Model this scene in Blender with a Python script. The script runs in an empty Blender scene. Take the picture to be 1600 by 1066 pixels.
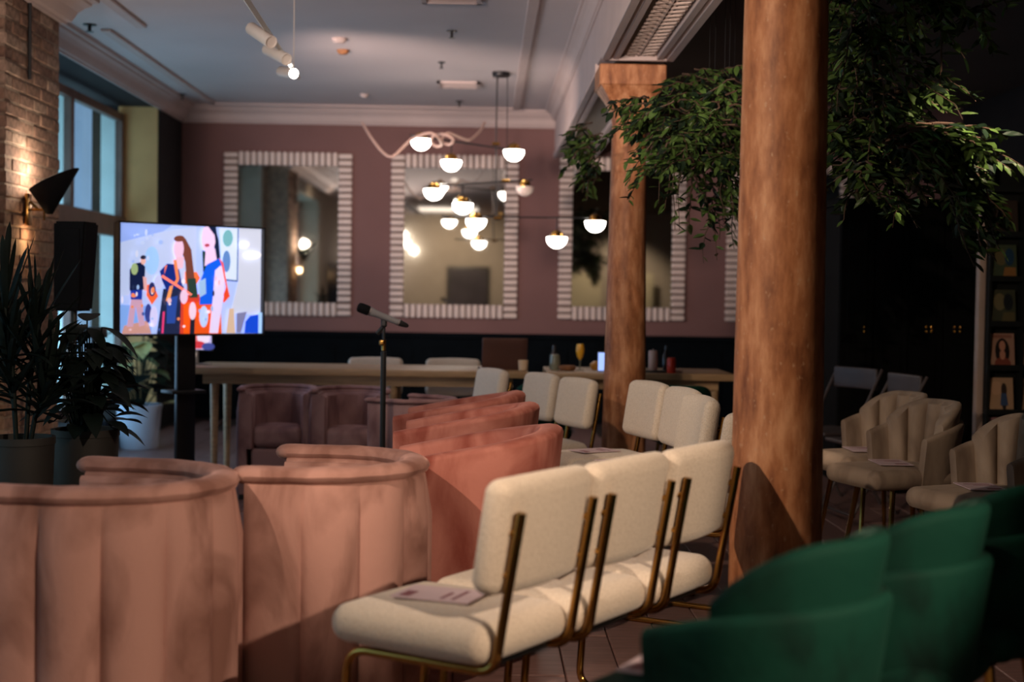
import bpy, bmesh, math, random
from mathutils import Vector, Matrix, Euler
random.seed(7)
SC = bpy.context.scene
COL = SC.collection
PI = math.pi
def R(d): return math.radians(d)

# ---------------------------------------------------------------- camera
CAMZ = 1.24
cam = bpy.data.cameras.new('camera'); camo = bpy.data.objects.new('camera', cam); COL.objects.link(camo)
cam.lens = 50; cam.sensor_width = 36; cam.clip_start = .05; cam.clip_end = 200
camR = Matrix.Rotation(-.01850, 4, 'Z') @ Matrix.Rotation(PI/2 - .0326, 4, 'X') @ Matrix.Rotation(.015, 4, 'Z')
camo.matrix_world = Matrix.Translation((0, 0, CAMZ)) @ camR
SC.camera = camo
cam.dof.use_dof = True; cam.dof.focus_distance = 5.6; cam.dof.aperture_fstop = 1.95
def at(px, py, Y):
    d = camR.to_3x3() @ Vector(((px-800)/2222.2, (533-py)/2222.2, -1))
    return Vector((0, 0, CAMZ)) + d*(Y/d.y)
def atz(px, py, z):
    d = camR.to_3x3() @ Vector(((px-800)/2222.2, (533-py)/2222.2, -1))
    return Vector((0, 0, CAMZ)) + d*((z-CAMZ)/d.z)

# ---------------------------------------------------------------- world, lights, exposure
w = bpy.data.worlds.new('world'); SC.world = w; w.use_nodes = True
bg = w.node_tree.nodes['Background']; bg.inputs[0].default_value = (.40, .68, .80, 1); bg.inputs[1].default_value = 1.65
SC.view_settings.view_transform = 'Standard'; SC.view_settings.look = 'None'
SC.view_settings.exposure = 0.25; SC.view_settings.gamma = 1.0; SC.view_settings.use_curve_mapping = False
def aim(o, tgt):
    o.rotation_euler = (Vector(tgt) - o.location).to_track_quat('-Z', 'Y').to_euler()
def lamp_spot(name, loc, tgt, power, col, cone, blend=.3, r=.04):
    l = bpy.data.lights.new(name, 'SPOT'); l.energy = power; l.color = col; l.spot_size = R(cone); l.spot_blend = blend; l.shadow_soft_size = r
    o = bpy.data.objects.new(name, l); COL.objects.link(o); o.location = loc; aim(o, tgt); return o
def lamp_area(name, loc, tgt, power, col, sx, sy):
    l = bpy.data.lights.new(name, 'AREA'); l.shape = 'RECTANGLE'; l.size = sx; l.size_y = sy; l.energy = power; l.color = col
    o = bpy.data.objects.new(name, l); COL.objects.link(o); o.location = loc; aim(o, tgt); return o
def lamp_point(name, loc, power, col, r=.05):
    l = bpy.data.lights.new(name, 'POINT'); l.energy = power; l.color = col; l.shadow_soft_size = r
    o = bpy.data.objects.new(name, l); COL.objects.link(o); o.location = loc; return o
WARM = (1, .76, .55); PALE = (1, .84, .70); COOL = (.55, .72, 1)
# track spots behind the camera: one from the left on to the pillar and salmon chairs, one from the right on to the tub chairs
lamp_spot('spot_left', (-1.9, 1.9, 2.75), (.80, 4.7, 1.15), 330, WARM, 50, .5, .025)
lamp_spot('spot_right', (2.5, .35, 2.85), (-.95, 3.85, .6), 540, WARM, 38, .3, .025)
lamp_spot('fill_ceiling_near', (-2.33, -1.2, 1.6), (-.6, 6.5, 3.25), 620, (1, .76, .66), 38, 1, .25)  # unseen fill spot, added to warm the nearer ceiling
lamp_spot('fill_beam_side', (-1.6, 3.2, 2.2), (.66, 7.4, 2.85), 190, (1, .82, .68), 42, .9, .05)  # added spot without a fixture, brightens the beam's left face
lamp_spot('spot_foliage', (2.1, 3.3, 2.9), (1.70, 5.1, 1.80), 850, WARM, 15, .8, .02)
lamp_spot('spot_foliage_2', (1.9, 5.5, 2.95), (1.05, 6.9, 2.0), 75, WARM, 24, .9, .02)
lamp_spot('spot_taupe_chairs', (.95, 4.9, 2.9), (2.0, 6.5, .6), 55, WARM, 50, .6, .03)
lamp_spot('spot_far_row', (-.6, 4.3, 2.8), (.6, 7.4, .6), 110, WARM, 50, .7, .04)
lamp_spot('spot_back_row', (-.5, 6.3, 2.9), (-.8, 9.2, .6), 26, PALE, 70, .8, .06)
lamp_spot('fill_wall', (-1.5, 9.0, 2.45), (.6, 13.8, 1.7), 280, (1, .74, .62), 85, 1, .15)  # unseen spot added to lift the far wall, set between mirror views
lamp_spot('fill_ceiling', (-2.33, -1.2, 1.9), (-.9, 9.0, 3.2), 1300, (1, .76, .66), 30, 1, .25)  # added fill for the far ceiling, placed where no mirror shows it
lamp_spot('fill_beam', (-.55, .9, 1.75), (.78, 7.2, 2.62), 800, (1, .78, .64), 17, .8, .05)  # stands in for bounced light on the soffit; added, no fixture there
lamp_area('fill_room', (-.8, -1.5, 2.95), (-.8, -1.5, 0), 10, PALE, 1.2, 1.2)  # added ambient fill behind the camera, unseen
lamp_area('fill_window', (-3.60, 10.2, 1.0), (0, 11.6, .8), 42, (.42, .68, 1), 3.2, 1.3)  # area lamp added outside the glass to strengthen the daylight
lamp_spot('fill_rear', (2.9, -2.6, 2.9), (2.9, -3.9, 1.0), 90, WARM, 90, .6, .05)  # invented lamp that brightens the rear partitions for the mirrors
lamp_spot('fill_rear_2', (-.8, -2.2, 2.9), (-.8, -3.9, 1.2), 130, WARM, 120, .8, .05)  # added to light the rear wall that the mirrors reflect
lamp_spot('fill_side', (-1.6, 4.2, 2.9), (-2.9, 4.2, 1.6), 60, WARM, 120, .8, .05)  # extra unseen spot brightening the window wall in the leftmost mirror

# ---------------------------------------------------------------- materials
def nmat(name):
    m = bpy.data.materials.new(name); m.use_nodes = True
    return m, m.node_tree.nodes, m.node_tree.links, m.node_tree.nodes['Principled BSDF']
def noise(n, l, scale, detail=3, stretch=None, coord='Object'):
    tc = n.new('ShaderNodeTexCoord'); mp = n.new('ShaderNodeMapping'); t = n.new('ShaderNodeTexNoise')
    l.new(tc.outputs[coord], mp.inputs[0]); l.new(mp.outputs[0], t.inputs['Vector'])
    if stretch: mp.inputs['Scale'].default_value = stretch
    t.inputs['Scale'].default_value = scale; t.inputs['Detail'].default_value = detail
    return t
def ramp(n, l, src, stops):
    r = n.new('ShaderNodeValToRGB'); l.new(src, r.inputs[0])
    e = r.color_ramp.elements
    while len(e) < len(stops): e.new(.5)
    for k, (p, c) in enumerate(stops): e[k].position = p; e[k].color = (*c, 1)
    return r
def plain(name, c, rough=.5, metal=0, var=.12, scale=6, bump=0, bscale=80, sheen=0, stretch=None, emit=None, es=0, spec=.5):
    m, n, l, b = nmat(name)
    b.inputs['Roughness'].default_value = rough; b.inputs['Metallic'].default_value = metal
    b.inputs['Specular IOR Level'].default_value = spec
    if var:
        t = noise(n, l, scale, 4, stretch)
        lo = tuple(x*(1-var) for x in c); hi = tuple(min(1, x*(1+var)) for x in c)
        r = ramp(n, l, t.outputs['Fac'], [(.3, lo), (.7, hi)]); l.new(r.outputs[0], b.inputs['Base Color'])
    else: b.inputs['Base Color'].default_value = (*c, 1)
    if bump:
        t2 = noise(n, l, bscale, 3); bp = n.new('ShaderNodeBump'); bp.inputs['Strength'].default_value = bump; bp.inputs['Distance'].default_value = .01
        l.new(t2.outputs['Fac'], bp.inputs['Height']); l.new(bp.outputs[0], b.inputs['Normal'])
    if sheen:
        b.inputs['Sheen Weight'].default_value = sheen; b.inputs['Sheen Roughness'].default_value = .35
        b.inputs['Sheen Tint'].default_value = (*[min(1, x*1.6+.1) for x in c], 1)
    if emit: b.inputs['Emission Color'].default_value = (*emit, 1); b.inputs['Emission Strength'].default_value = es
    return m
def velvet(name, lo, hi, sheen=.5):
    m, n, l, b = nmat(name)
    t = noise(n, l, 5.5, 5, (1, 1, .45)); t.inputs['Distortion'].default_value = .6
    r = ramp(n, l, t.outputs['Fac'], [(.36, lo), (.56, hi)]); l.new(r.outputs[0], b.inputs['Base Color'])
    b.inputs['Roughness'].default_value = .8; b.inputs['Specular IOR Level'].default_value = .2
    b.inputs['Sheen Weight'].default_value = sheen; b.inputs['Sheen Roughness'].default_value = .3
    b.inputs['Sheen Tint'].default_value = (*[min(1, x*1.5+.05) for x in hi], 1)
    t2 = noise(n, l, 30, 2); bp = n.new('ShaderNodeBump'); bp.inputs['Strength'].default_value = .25; bp.inputs['Distance'].default_value = .006
    l.new(t2.outputs['Fac'], bp.inputs['Height']); l.new(bp.outputs[0], b.inputs['Normal'])
    return m
M = {}
M['dusty'] = velvet('dusty_pink_velvet', (.21, .10, .080), (.43, .235, .20))
M['mauve'] = velvet('mauve_velvet', (.17, .085, .09), (.33, .19, .19))
M['salmon'] = velvet('salmon_velvet', (.24, .060, .044), (.45, .175, .14), .8)
M['green'] = velvet('green_velvet', (.0015, .014, .010), (.0025, .042, .027), .55)
M['taupe'] = velvet('taupe_velvet', (.17, .12, .092), (.33, .25, .19))
def boucle():
    m, n, l, b = nmat('cream_boucle')
    tc = n.new('ShaderNodeTexCoord'); v = n.new('ShaderNodeTexVoronoi'); v.inputs['Scale'].default_value = 170
    l.new(tc.outputs['Object'], v.inputs['Vector'])
    r = ramp(n, l, v.outputs['Distance'], [(0, (.76, .65, .54)), (.8, (.60, .50, .41))]); l.new(r.outputs[0], b.inputs['Base Color'])
    bp = n.new('ShaderNodeBump'); bp.inputs['Strength'].default_value = .35; bp.inputs['Distance'].default_value = .004; bp.invert = True
    l.new(v.outputs['Distance'], bp.inputs['Height']); l.new(bp.outputs[0], b.inputs['Normal'])
    b.inputs['Roughness'].default_value = .95; b.inputs['Specular IOR Level'].default_value = .1
    b.inputs['Sheen Weight'].default_value = .3
    return m
M['boucle'] = boucle()
M['brass'] = plain('brass', (.42, .23, .06), .17, 1, .1)
M['darkmetal'] = plain('dark_metal', (.02, .02, .022), .4, .6, 0)
M['black'] = plain('black_plastic', (.012, .013, .014), .45, 0, 0)
M['blackmatte'] = plain('black_cloth', (.006, .006, .007), .9, 0, .2, spec=.1)
M['whitemetal'] = plain('off_white_metal', (.55, .50, .45), .45, 0, 0)
M['mauvewall'] = plain('mauve_wall_paint', (.185, .098, .092), .8, 0, .06, 2, spec=.2)
M['wainscot'] = plain('blue_black_wainscot', (.003, .0045, .006), .9, 0, .2, spec=.05)
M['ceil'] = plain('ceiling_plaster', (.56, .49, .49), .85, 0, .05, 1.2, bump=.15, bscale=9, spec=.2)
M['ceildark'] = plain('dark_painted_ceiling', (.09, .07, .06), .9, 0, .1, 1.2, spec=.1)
M['cornice'] = plain('plaster_moulding', (.50, .40, .38), .75, 0, .05, 3, spec=.25)
M['relief'] = plain('moulded_relief_plaster', (.52, .40, .35), .6, 0, .15, 20)
M['panelgrey'] = plain('grey_panel_paint', (.24, .20, .17), .8, 0, .1)
M['greenwall'] = plain('olive_green_reveal_paint', (.66, .38, .15), .8, 0, .05)
M['darkwall'] = plain('dark_wall_paint', (.022, .020, .021), .8, 0, .1, spec=.2)
M['rearwall'] = plain('beige_wall_paint', (.48, .42, .34), .85, 0, .05)
M['tablewood'] = plain('pale_oak', (.42, .27, .15), .45, 0, .2, 5, stretch=(1, 12, 12))
M['winframe'] = plain('brown_window_frame', (.17, .095, .075), .5, 0, .2, 5)
M['stone'] = plain('pale_window_stone', (.75, .85, .84), .7, 0, .05)
M['facade'] = plain('lavender_grey_render', (.30, .28, .38), .8, 0, .2, .6)
M['grout'] = plain('lime_mortar', (.30, .22, .16), .95, 0, .3, 20)
M['whitepot'] = plain('pale_blue_white_glaze', (.66, .76, .90), .5, 0, .04)
M['darkpot'] = plain('charcoal_pot', (.010, .009, .008), .7, 0, .25)
M['soil'] = plain('dark_soil', (.02, .014, .01), .95, 0, .4, 40)
M['leafdark'] = plain('dark_green_leaf', (.003, .007, .006), .6, 0, .4, 9, spec=.15)
M['leafgreen'] = plain('green_leaf', (.045, .085, .018), .45, 0, .6, 5)
M['leafdeep'] = plain('deep_green_leaf', (.006, .015, .007), .5, 0, .5, 5, spec=.3)
M['leafpale'] = plain('pale_variegated_leaf', (.46, .50, .22), .6, 0, .35, 14)
M['twig'] = plain('brown_twig', (.05, .025, .014), .8, 0, .3, 30)
M['globe'] = plain('opal_glass_lit', (.9, .9, .88), .3, 0, 0, emit=(1, .90, .80), es=10)
M['globeoff'] = plain('opal_glass_unlit', (.75, .62, .56), .25, 0, 0)
M['ledface'] = plain('lit_lamp_face', (1, 1, 1), .3, 0, 0, emit=(1, .96, .9), es=40)
M['bulb'] = plain('lit_bulb', (1, 1, 1), .3, 0, 0, emit=(1, .85, .65), es=25)
M['tube'] = plain('pink_cable_sheath', (.45, .30, .25), .5, 0, 0)
M['frametile'] = plain('ribbed_plaster_bar', (.62, .50, .45), .55, 0, .08)
M['gap'] = plain('shadow_gap_backing', (.20, .14, .12), .9, 0, 0)
M['paper'] = plain('leaflet_paper', (.60, .46, .50), .6, 0, .05)
M['ink'] = plain('dark_red_ink', (.22, .07, .09), .6, 0, 0)
M['grey'] = plain('grey_plastic', (.20, .20, .21), .5, 0, 0)
M['silver'] = plain('brushed_silver', (.55, .54, .53), .3, 1, .05)
M['laptop'] = plain('bronze_laptop_lid', (.10, .045, .035), .4, .3, 0)
M['orange'] = plain('orange_juice', (.85, .42, .03), .25, 0, 0)
M['red'] = plain('red_can', (.75, .05, .02), .35, 0, 0)
M['candle'] = plain('pale_pink_wax', (.62, .45, .42), .5, 0, 0)
M['mug'] = plain('beige_ceramic', (.62, .45, .30), .5, 0, 0)
M['wicker'] = plain('brown_wicker', (.28, .12, .05), .8, 0, .4, 60)
M['amber'] = plain('amber_glass', (.45, .20, .03), .2, 0, 0)
M['tumbler'] = plain('smoky_green_glass', (.22, .22, .16), .15, 0, .2)
M['phone'] = plain('lit_blue_screen', (.2, .3, .6), .3, 0, 0, emit=(.35, .5, 1), es=1.0)
M['darkglass'] = plain('dark_bottle_glass', (.03, .025, .03), .15, 0, 0)
M['folding'] = plain('grey_folding_chair_plastic', (.055, .042, .044), .5, 0, .1)
M['cupboard'] = plain('black_lacquer', (.003, .003, .0033), .85, 0, .2, spec=.12)
M['rack'] = plain('black_rack_wood', (.008, .009, .009), .6, 0, 0, spec=.2)
M['postpale'] = plain('pale_post_paint', (.42, .30, .25), .6, 0, .1)
M['wallblack'] = plain('blue_black_brick', (.02, .03, .035), .6, 0, .3, 8)  # darker blue-black brick colour for the pier side facing the camera
M['picture'] = plain('dark_picture', (.06, .05, .06), .5, 0, .3, 3)
M['partition'] = plain('pale_partition', (.62, .56, .38), .8, 0, .05)
def mirror_mat():
    m, n, l, b = nmat('mirror_glass')
    b.inputs['Base Color'].default_value = (.72, .72, .70, 1); b.inputs['Metallic'].default_value = 1; b.inputs['Roughness'].default_value = .03
    return m
M['mirror'] = mirror_mat()
def glass_mat():
    m, n, l, b = nmat('window_glass')
    tr = n.new('ShaderNodeBsdfTransparent'); gl = n.new('ShaderNodeBsdfGlossy'); gl.inputs['Roughness'].default_value = .02
    mx = n.new('ShaderNodeMixShader'); mx.inputs[0].default_value = .08
    l.new(tr.outputs[0], mx.inputs[1]); l.new(gl.outputs[0], mx.inputs[2]); l.new(mx.outputs[0], n['Material Output'].inputs[0])
    tr.inputs[0].default_value = (.86, .93, .95, 1)
    return m
M['glass'] = glass_mat()
def column_mat():
    m, n, l, b = nmat('worn_brown_pillar_paint')
    t = noise(n, l, 6, 8, (3.2, 3.2, .8)); t.inputs['Roughness'].default_value = .65; r = ramp(n, l, t.outputs['Fac'], [(.30, (.16, .052, .021)), (.5, (.38, .150, .064)), (.68, (.58, .285, .145))])
    s = noise(n, l, 95, 3, (1, 1, .5)); r2 = ramp(n, l, s.outputs['Fac'], [(.65, (0, 0, 0)), (.74, (1, 1, 1))])
    mx = n.new('ShaderNodeMixRGB'); l.new(r2.outputs[0], mx.inputs[0]); l.new(r.outputs[0], mx.inputs[1]); mx.inputs[2].default_value = (.50, .29, .17, 1)
    l.new(mx.outputs[0], b.inputs['Base Color']); b.inputs['Roughness'].default_value = .55; b.inputs['Specular IOR Level'].default_value = .3
    t3 = noise(n, l, 30, 4, (1, 1, .3)); bp = n.new('ShaderNodeBump'); bp.inputs['Strength'].default_value = .3; bp.inputs['Distance'].default_value = .005
    l.new(t3.outputs['Fac'], bp.inputs['Height']); l.new(bp.outputs[0], b.inputs['Normal'])
    return m
M['column'] = column_mat()
def brick_mat():
    m, n, l, b = nmat('old_red_brick')
    oi = n.new('ShaderNodeObjectInfo')
    t = noise(n, l, 26, 5)
    r = ramp(n, l, oi.outputs['Random'], [(0, (.20, .11, .075)), (.35, (.34, .21, .15)), (.7, (.26, .15, .10)), (1, (.44, .31, .23))])
    r2 = ramp(n, l, t.outputs['Fac'], [(.3, (.45, .45, .45)), (.6, (1.1, 1.1, 1.1))])
    mx = n.new('ShaderNodeMixRGB'); mx.blend_type = 'MULTIPLY'; mx.inputs[0].default_value = 1
    l.new(r.outputs[0], mx.inputs[1]); l.new(r2.outputs[0], mx.inputs[2]); l.new(mx.outputs[0], b.inputs['Base Color'])
    b.inputs['Roughness'].default_value = .9
    bp = n.new('ShaderNodeBump'); bp.inputs['Strength'].default_value = .6; bp.inputs['Distance'].default_value = .01
    l.new(t.outputs['Fac'], bp.inputs['Height']); l.new(bp.outputs[0], b.inputs['Normal'])
    return m
M['brick'] = brick_mat()
def plank_mat():
    m, n, l, b = nmat('pinkish_brown_floorboard')
    oi = n.new('ShaderNodeObjectInfo'); t = noise(n, l, 6, 5, (1, 10, 1))
    r = ramp(n, l, t.outputs['Fac'], [(.3, (.15, .085, .078)), (.7, (.27, .16, .145))])
    r2 = ramp(n, l, oi.outputs['Random'], [(0, (.75, .75, .75)), (1, (1.1, 1.1, 1.1))])
    mx = n.new('ShaderNodeMixRGB'); mx.blend_type = 'MULTIPLY'; mx.inputs[0].default_value = 1
    l.new(r.outputs[0], mx.inputs[1]); l.new(r2.outputs[0], mx.inputs[2]); l.new(mx.outputs[0], b.inputs['Base Color'])
    b.inputs['Roughness'].default_value = .4
    return m
M['plank'] = plank_mat()
M['subfloor'] = plain('dark_floor_screed', (.03, .022, .02), .6, 0, .2)
def print_mat(name, strength=0):
    m, n, l, b = nmat(name)
    a = n.new('ShaderNodeVertexColor'); a.layer_name = 'print'
    l.new(a.outputs[0], b.inputs['Base Color']); b.inputs['Roughness'].default_value = .5
    if strength:
        l.new(a.outputs[0], b.inputs['Emission Color']); b.inputs['Emission Strength'].default_value = strength
        b.inputs['Base Color'].default_value = (0, 0, 0, 1); n['Principled BSDF'].inputs['Roughness'].default_value = .2
    return m
M['screenprint'] = print_mat('lit_screen_picture', .85)
M['coverprint'] = print_mat('printed_cover')

# ---------------------------------------------------------------- mesh helpers
def link(name, bm, mat, parent=None, smooth=True, mats=None):
    me = bpy.data.meshes.new(name)
    bmesh.ops.recalc_face_normals(bm, faces=bm.faces)
    bm.to_mesh(me); bm.free()
    for mm in (mats or [mat]): me.materials.append(M[mm] if isinstance(mm, str) else mm)
    if smooth:
        me.polygons.foreach_set('use_smooth', [True]*len(me.polygons))
        if hasattr(me, 'set_sharp_from_angle'): me.set_sharp_from_angle(angle=R(42))
    o = bpy.data.objects.new(name, me); COL.objects.link(o)
    if parent: o.parent = parent
    return o
def tag(o, label=None, cat=None, group=None, kind=None):
    if label: o['label'] = label
    if cat: o['category'] = cat
    if group: o['group'] = group
    if kind: o['kind'] = kind
    return o
def thing(name, label, cat, loc=(0, 0, 0), rz=0, group=None):
    o = bpy.data.objects.new(name, None); o.empty_display_size = .1; COL.objects.link(o)
    o.location = loc; o.rotation_euler = (0, 0, rz)
    return tag(o, label, cat, group)
def struct(name, bm, mat, parent=None, smooth=False, mats=None):
    o = link(name, bm, mat, parent, smooth, mats)
    if not parent: o['kind'] = 'structure'
    return o
def B(): return bmesh.new()
def box(bm, x0, x1, y0, y1, z0, z1, bev=0, seg=2):
    r = bmesh.ops.create_cube(bm, size=1, matrix=Matrix.Translation(((x0+x1)/2, (y0+y1)/2, (z0+z1)/2)) @ Matrix.Diagonal((abs(x1-x0), abs(y1-y0), abs(z1-z0), 1)))
    if bev:
        es = set()
        for v in r['verts']:
            for e in v.link_edges: es.add(e)
        bmesh.ops.bevel(bm, geom=list(es), offset=bev, segments=seg, affect='EDGES', profile=.5)
    return bm
def cushion(bm, cx, cy, cz, sx, sy, sz, r, puff=0, n=5, mat=None):
    # rounded, slightly domed block
    def samp(h):
        a = [-h + r*k/n for k in range(n)]
        mid = 5
        a += [(-h+r) + (2*h-2*r)*k/mid for k in range(mid)]
        a += [h - r + r*k/n for k in range(n+1)]
        return a
    hx, hy, hz = sx/2, sy/2, sz/2
    r = min(r, hx*.98, hy*.98, hz*.98)
    ax = [samp(hx), samp(hy), samp(hz)]
    vd = {}
    def vert(p):
        k = tuple(round(c, 5) for c in p)
        if k in vd: return vd[k]
        q = Vector([max(-h+r, min(h-r, c)) for c, h in zip(p, (hx, hy, hz))])
        d = Vector(p) - q
        if d.length > 1e-9: d = d.normalized()*r
        o = q + d
        if puff:
            ux, uy, uz = o.x/hx, o.y/hy, o.z/hz
            o.z += puff*uz*max(0, 1-ux*ux)*max(0, 1-uy*uy)
            o.y += puff*uy*max(0, 1-ux*ux)*max(0, 1-uz*uz)*.6
        o += Vector((cx, cy, cz))
        if mat: o = mat @ o
        vd[k] = bm.verts.new(o); return vd[k]
    H = (hx, hy, hz)
    for a in range(3):
        b_, c_ = (a+1) % 3, (a+2) % 3
        for s in (-1, 1):
            A, C = ax[b_], ax[c_]
            for i in range(len(A)-1):
                for j in range(len(C)-1):
                    q = []
                    for (u, v) in ((A[i], C[j]), (A[i+1], C[j]), (A[i+1], C[j+1]), (A[i], C[j+1])):
                        p = [0, 0, 0]; p[a] = s*H[a]; p[b_] = u; p[c_] = v; q.append(vert(p))
                    if len(set(q)) == 4:
                        try: bm.faces.new(q)
                        except ValueError: pass
    return bm
def tube(bm, pts, r, n=8, cap=True, rfn=None):
    pts = [Vector(p) for p in pts]; rings = []
    up = Vector((0, 0, 1)); prev = None
    for i, p in enumerate(pts):
        d = (pts[min(i+1, len(pts)-1)] - pts[max(i-1, 0)])
        if d.length < 1e-9: d = Vector((0, 0, 1))
        d.normalize()
        if prev is None:
            a = up if abs(d.dot(up)) < .95 else Vector((1, 0, 0))
            s = d.cross(a).normalized()
        else:
            s = (prev - d*prev.dot(d)).normalized()
        prev = s; t = d.cross(s)
        rr = rfn(i/(len(pts)-1)) if rfn else r
        rings.append([bm.verts.new(p + (s*math.cos(2*PI*k/n) + t*math.sin(2*PI*k/n))*rr) for k in range(n)])
    for a, b in zip(rings, rings[1:]):
        for k in range(n): bm.faces.new((a[k], a[(k+1) % n], b[(k+1) % n], b[k]))
    if cap:
        bm.faces.new(rings[0][::-1]); bm.faces.new(rings[-1])
    return bm
def fillet(pts, r, n=5):
    pts = [Vector(p) for p in pts]; out = [pts[0]]
    for a, b, c in zip(pts, pts[1:], pts[2:]):
        u = (a-b); v = (c-b); rr = min(r, u.length*.49, v.length*.49)
        p0 = b + u.normalized()*rr; p1 = b + v.normalized()*rr
        for k in range(n+1):
            t = k/n; out.append(p0*(1-t)**2 + b*2*t*(1-t) + p1*t*t)
    out.append(pts[-1]); return out
def lathe(bm, prof, cx=0, cy=0, cz=0, n=24, mat=None):
    rings = []
    for (r, z) in prof:
        ring = []
        for k in range(n):
            v = Vector((cx + r*math.cos(2*PI*k/n), cy + r*math.sin(2*PI*k/n), cz + z))
            if mat: v = mat @ v
            ring.append(bm.verts.new(v))
        rings.append(ring)
    for a, b in zip(rings, rings[1:]):
        for k in range(n): bm.faces.new((a[k], a[(k+1) % n], b[(k+1) % n], b[k]))
    bm.faces.new(rings[0][::-1]); bm.faces.new(rings[-1])
    return bm
def prism(bm, poly, axis, a0, a1):
    # poly in the two other axes, extruded along axis (0,1,2)
    def P(u, v, a):
        if axis == 0: return (a, u, v)
        if axis == 1: return (u, a, v)
        return (u, v, a)
    A = [bm.verts.new(P(u, v, a0)) for u, v in poly]; C = [bm.verts.new(P(u, v, a1)) for u, v in poly]
    bm.faces.new(A[::-1]); bm.faces.new(C)
    n = len(poly)
    for k in range(n): bm.faces.new((A[k], A[(k+1) % n], C[(k+1) % n], C[k]))
    return bm
def copy_tree(o, parent=None):
    c = o.copy(); COL.objects.link(c); c.parent = parent
    for ch in list(o.children): copy_tree(ch, c)
    return c
def place(o, x, y, rz, label, group=None, z=0):
    o.location = (x, y, z); o.rotation_euler = (0, 0, rz); tag(o, label, None, group); return o
class Proto:
    def __init__(s, o): s.o = o; s.used = False
    def put(s, x, y, rz, label, group=None, z=0, sc=None):
        if not s.used: s.used = True; o = s.o
        else: o = copy_tree(s.o); o.scale = (1, 1, 1)
        if sc: o.scale = (sc, sc, sc)
        return place(o, x, y, rz, label, group, z)

# U shaped path: facing +y, back at -y
def upath(Rr, L, ry=None):
    ry = ry or Rr
    arc = PI*Rr; tot = arc + 2*L
    def f(s):   # s 0..1 -> (point, outward normal, s)
        d = s*tot
        if d < L: return Vector((-Rr, L-d, 0)), Vector((-1, 0, 0))
        if d > L+arc: return Vector((Rr, d-L-arc, 0)), Vector((1, 0, 0))
        a = PI + (d-L)/Rr
        p = Vector((Rr*math.cos(a), ry*math.sin(a), 0)); nn = Vector((math.cos(a)/Rr, math.sin(a)/ry, 0)).normalized()
        return p, nn
    return f, tot
def sweep(bm, path, s0, s1, n, zb, zt, thick, flare=0, zref=0, bulge=None, nz=6, inner_bulge=None, round_top=.5, lean=0):
    """wall that follows a path: outer face, rounded top, inner face; closed ends"""
    cols = []
    for i in range(n+1):
        s = s0 + (s1-s0)*i/n
        p, nn = path(s)
        b = zb(s) if callable(zb) else zb; t = zt(s) if callable(zt) else zt
        th = thick(s) if callable(thick) else thick
        bo = bulge(s) if bulge else 0; bi = inner_bulge(s) if inner_bulge else 0
        prof = []
        rt = th*round_top
        for k in range(nz+1):
            z = b + (t-rt-b)*k/nz
            e = min(1, (t-rt-z)/.03+.15)
            prof.append((bo*max(.1, e), z))
        for k in range(1, 6):
            a = PI*k/6; prof.append((-th/2 + th/2*math.cos(a), t-rt + rt*math.sin(a)))
        for k in range(nz+1):
            z = t-rt + (b-t+rt)*k/nz
            prof.append((-th - bi, z))
        ring = []
        for (o, z) in prof:
            off = o + flare*(z-zref)
            q = p + nn*off; ring.append(bm.verts.new((q.x, q.y, z)))
        cols.append(ring)
    m = len(cols[0])
    for a, c in zip(cols, cols[1:]):
        for k in range(m): bm.faces.new((a[k], a[(k+1) % m], c[(k+1) % m], c[k]))
    bm.faces.new(cols[0][::-1]); bm.faces.new(cols[-1])
    return bm

# ================================================================ SETTING
D = 13.8; XL = -2.95; XR = 4.6; YB = -4.2; ZC = 3.01
bm = B(); box(bm, XL-.5, XR+.2, YB-.2, D+.2, -.12, -.02); floor = struct('floor', bm, 'subfloor')
# floorboards run toward the far wall; every board its own piece where it can be told apart
bm = B(); box(bm, -.09, .09, -.8, .8, -.02, 0, .003, 1); plank0 = link('floorboard', bm, 'plank', floor, False)
first = True; cnt = 0
rest = B()
for i in range(-16, 26):
    x = i*.184
    for j in range(-3, 9):
        y = j*1.62 + (i*37 % 11)/11*1.5
        if x > XR-.1 or x < XL+.1 or y > D-.9 or y < YB+.9: continue
        if -1.6 < x < 2.6 and 2.4 < y < 8.5:
            o = plank0 if first else plank0.copy()
            if not first: COL.objects.link(o)
            first = False; o.location = (x, y, random.uniform(-.001, .001)); cnt += 1
        else: box(rest, x-.09, x+.09, y-.8, y+.8, -.02, 0)
o = link('floorboards', rest, 'plank', floor, False); o['kind'] = 'stuff'
# ceiling: pale bay and dark bay past the beam
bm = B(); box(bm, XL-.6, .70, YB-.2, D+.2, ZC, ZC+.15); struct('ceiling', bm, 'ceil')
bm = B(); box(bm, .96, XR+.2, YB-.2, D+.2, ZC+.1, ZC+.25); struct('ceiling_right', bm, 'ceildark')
# walls
bm = B(); box(bm, XL-.6, XR+.2, D, D+.2, -.1, ZC+.3); struct('wall_back', bm, 'mauvewall')
bm = B(); box(bm, XL-.6, XR+.2, YB-.2, YB, -.1, ZC+.3); struct('wall_rear', bm, 'rearwall')
bm = B(); box(bm, XR, XR+.2, YB-.2, D+.2, -.1, ZC+.3); struct('wall_right', bm, 'darkwall')
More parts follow.
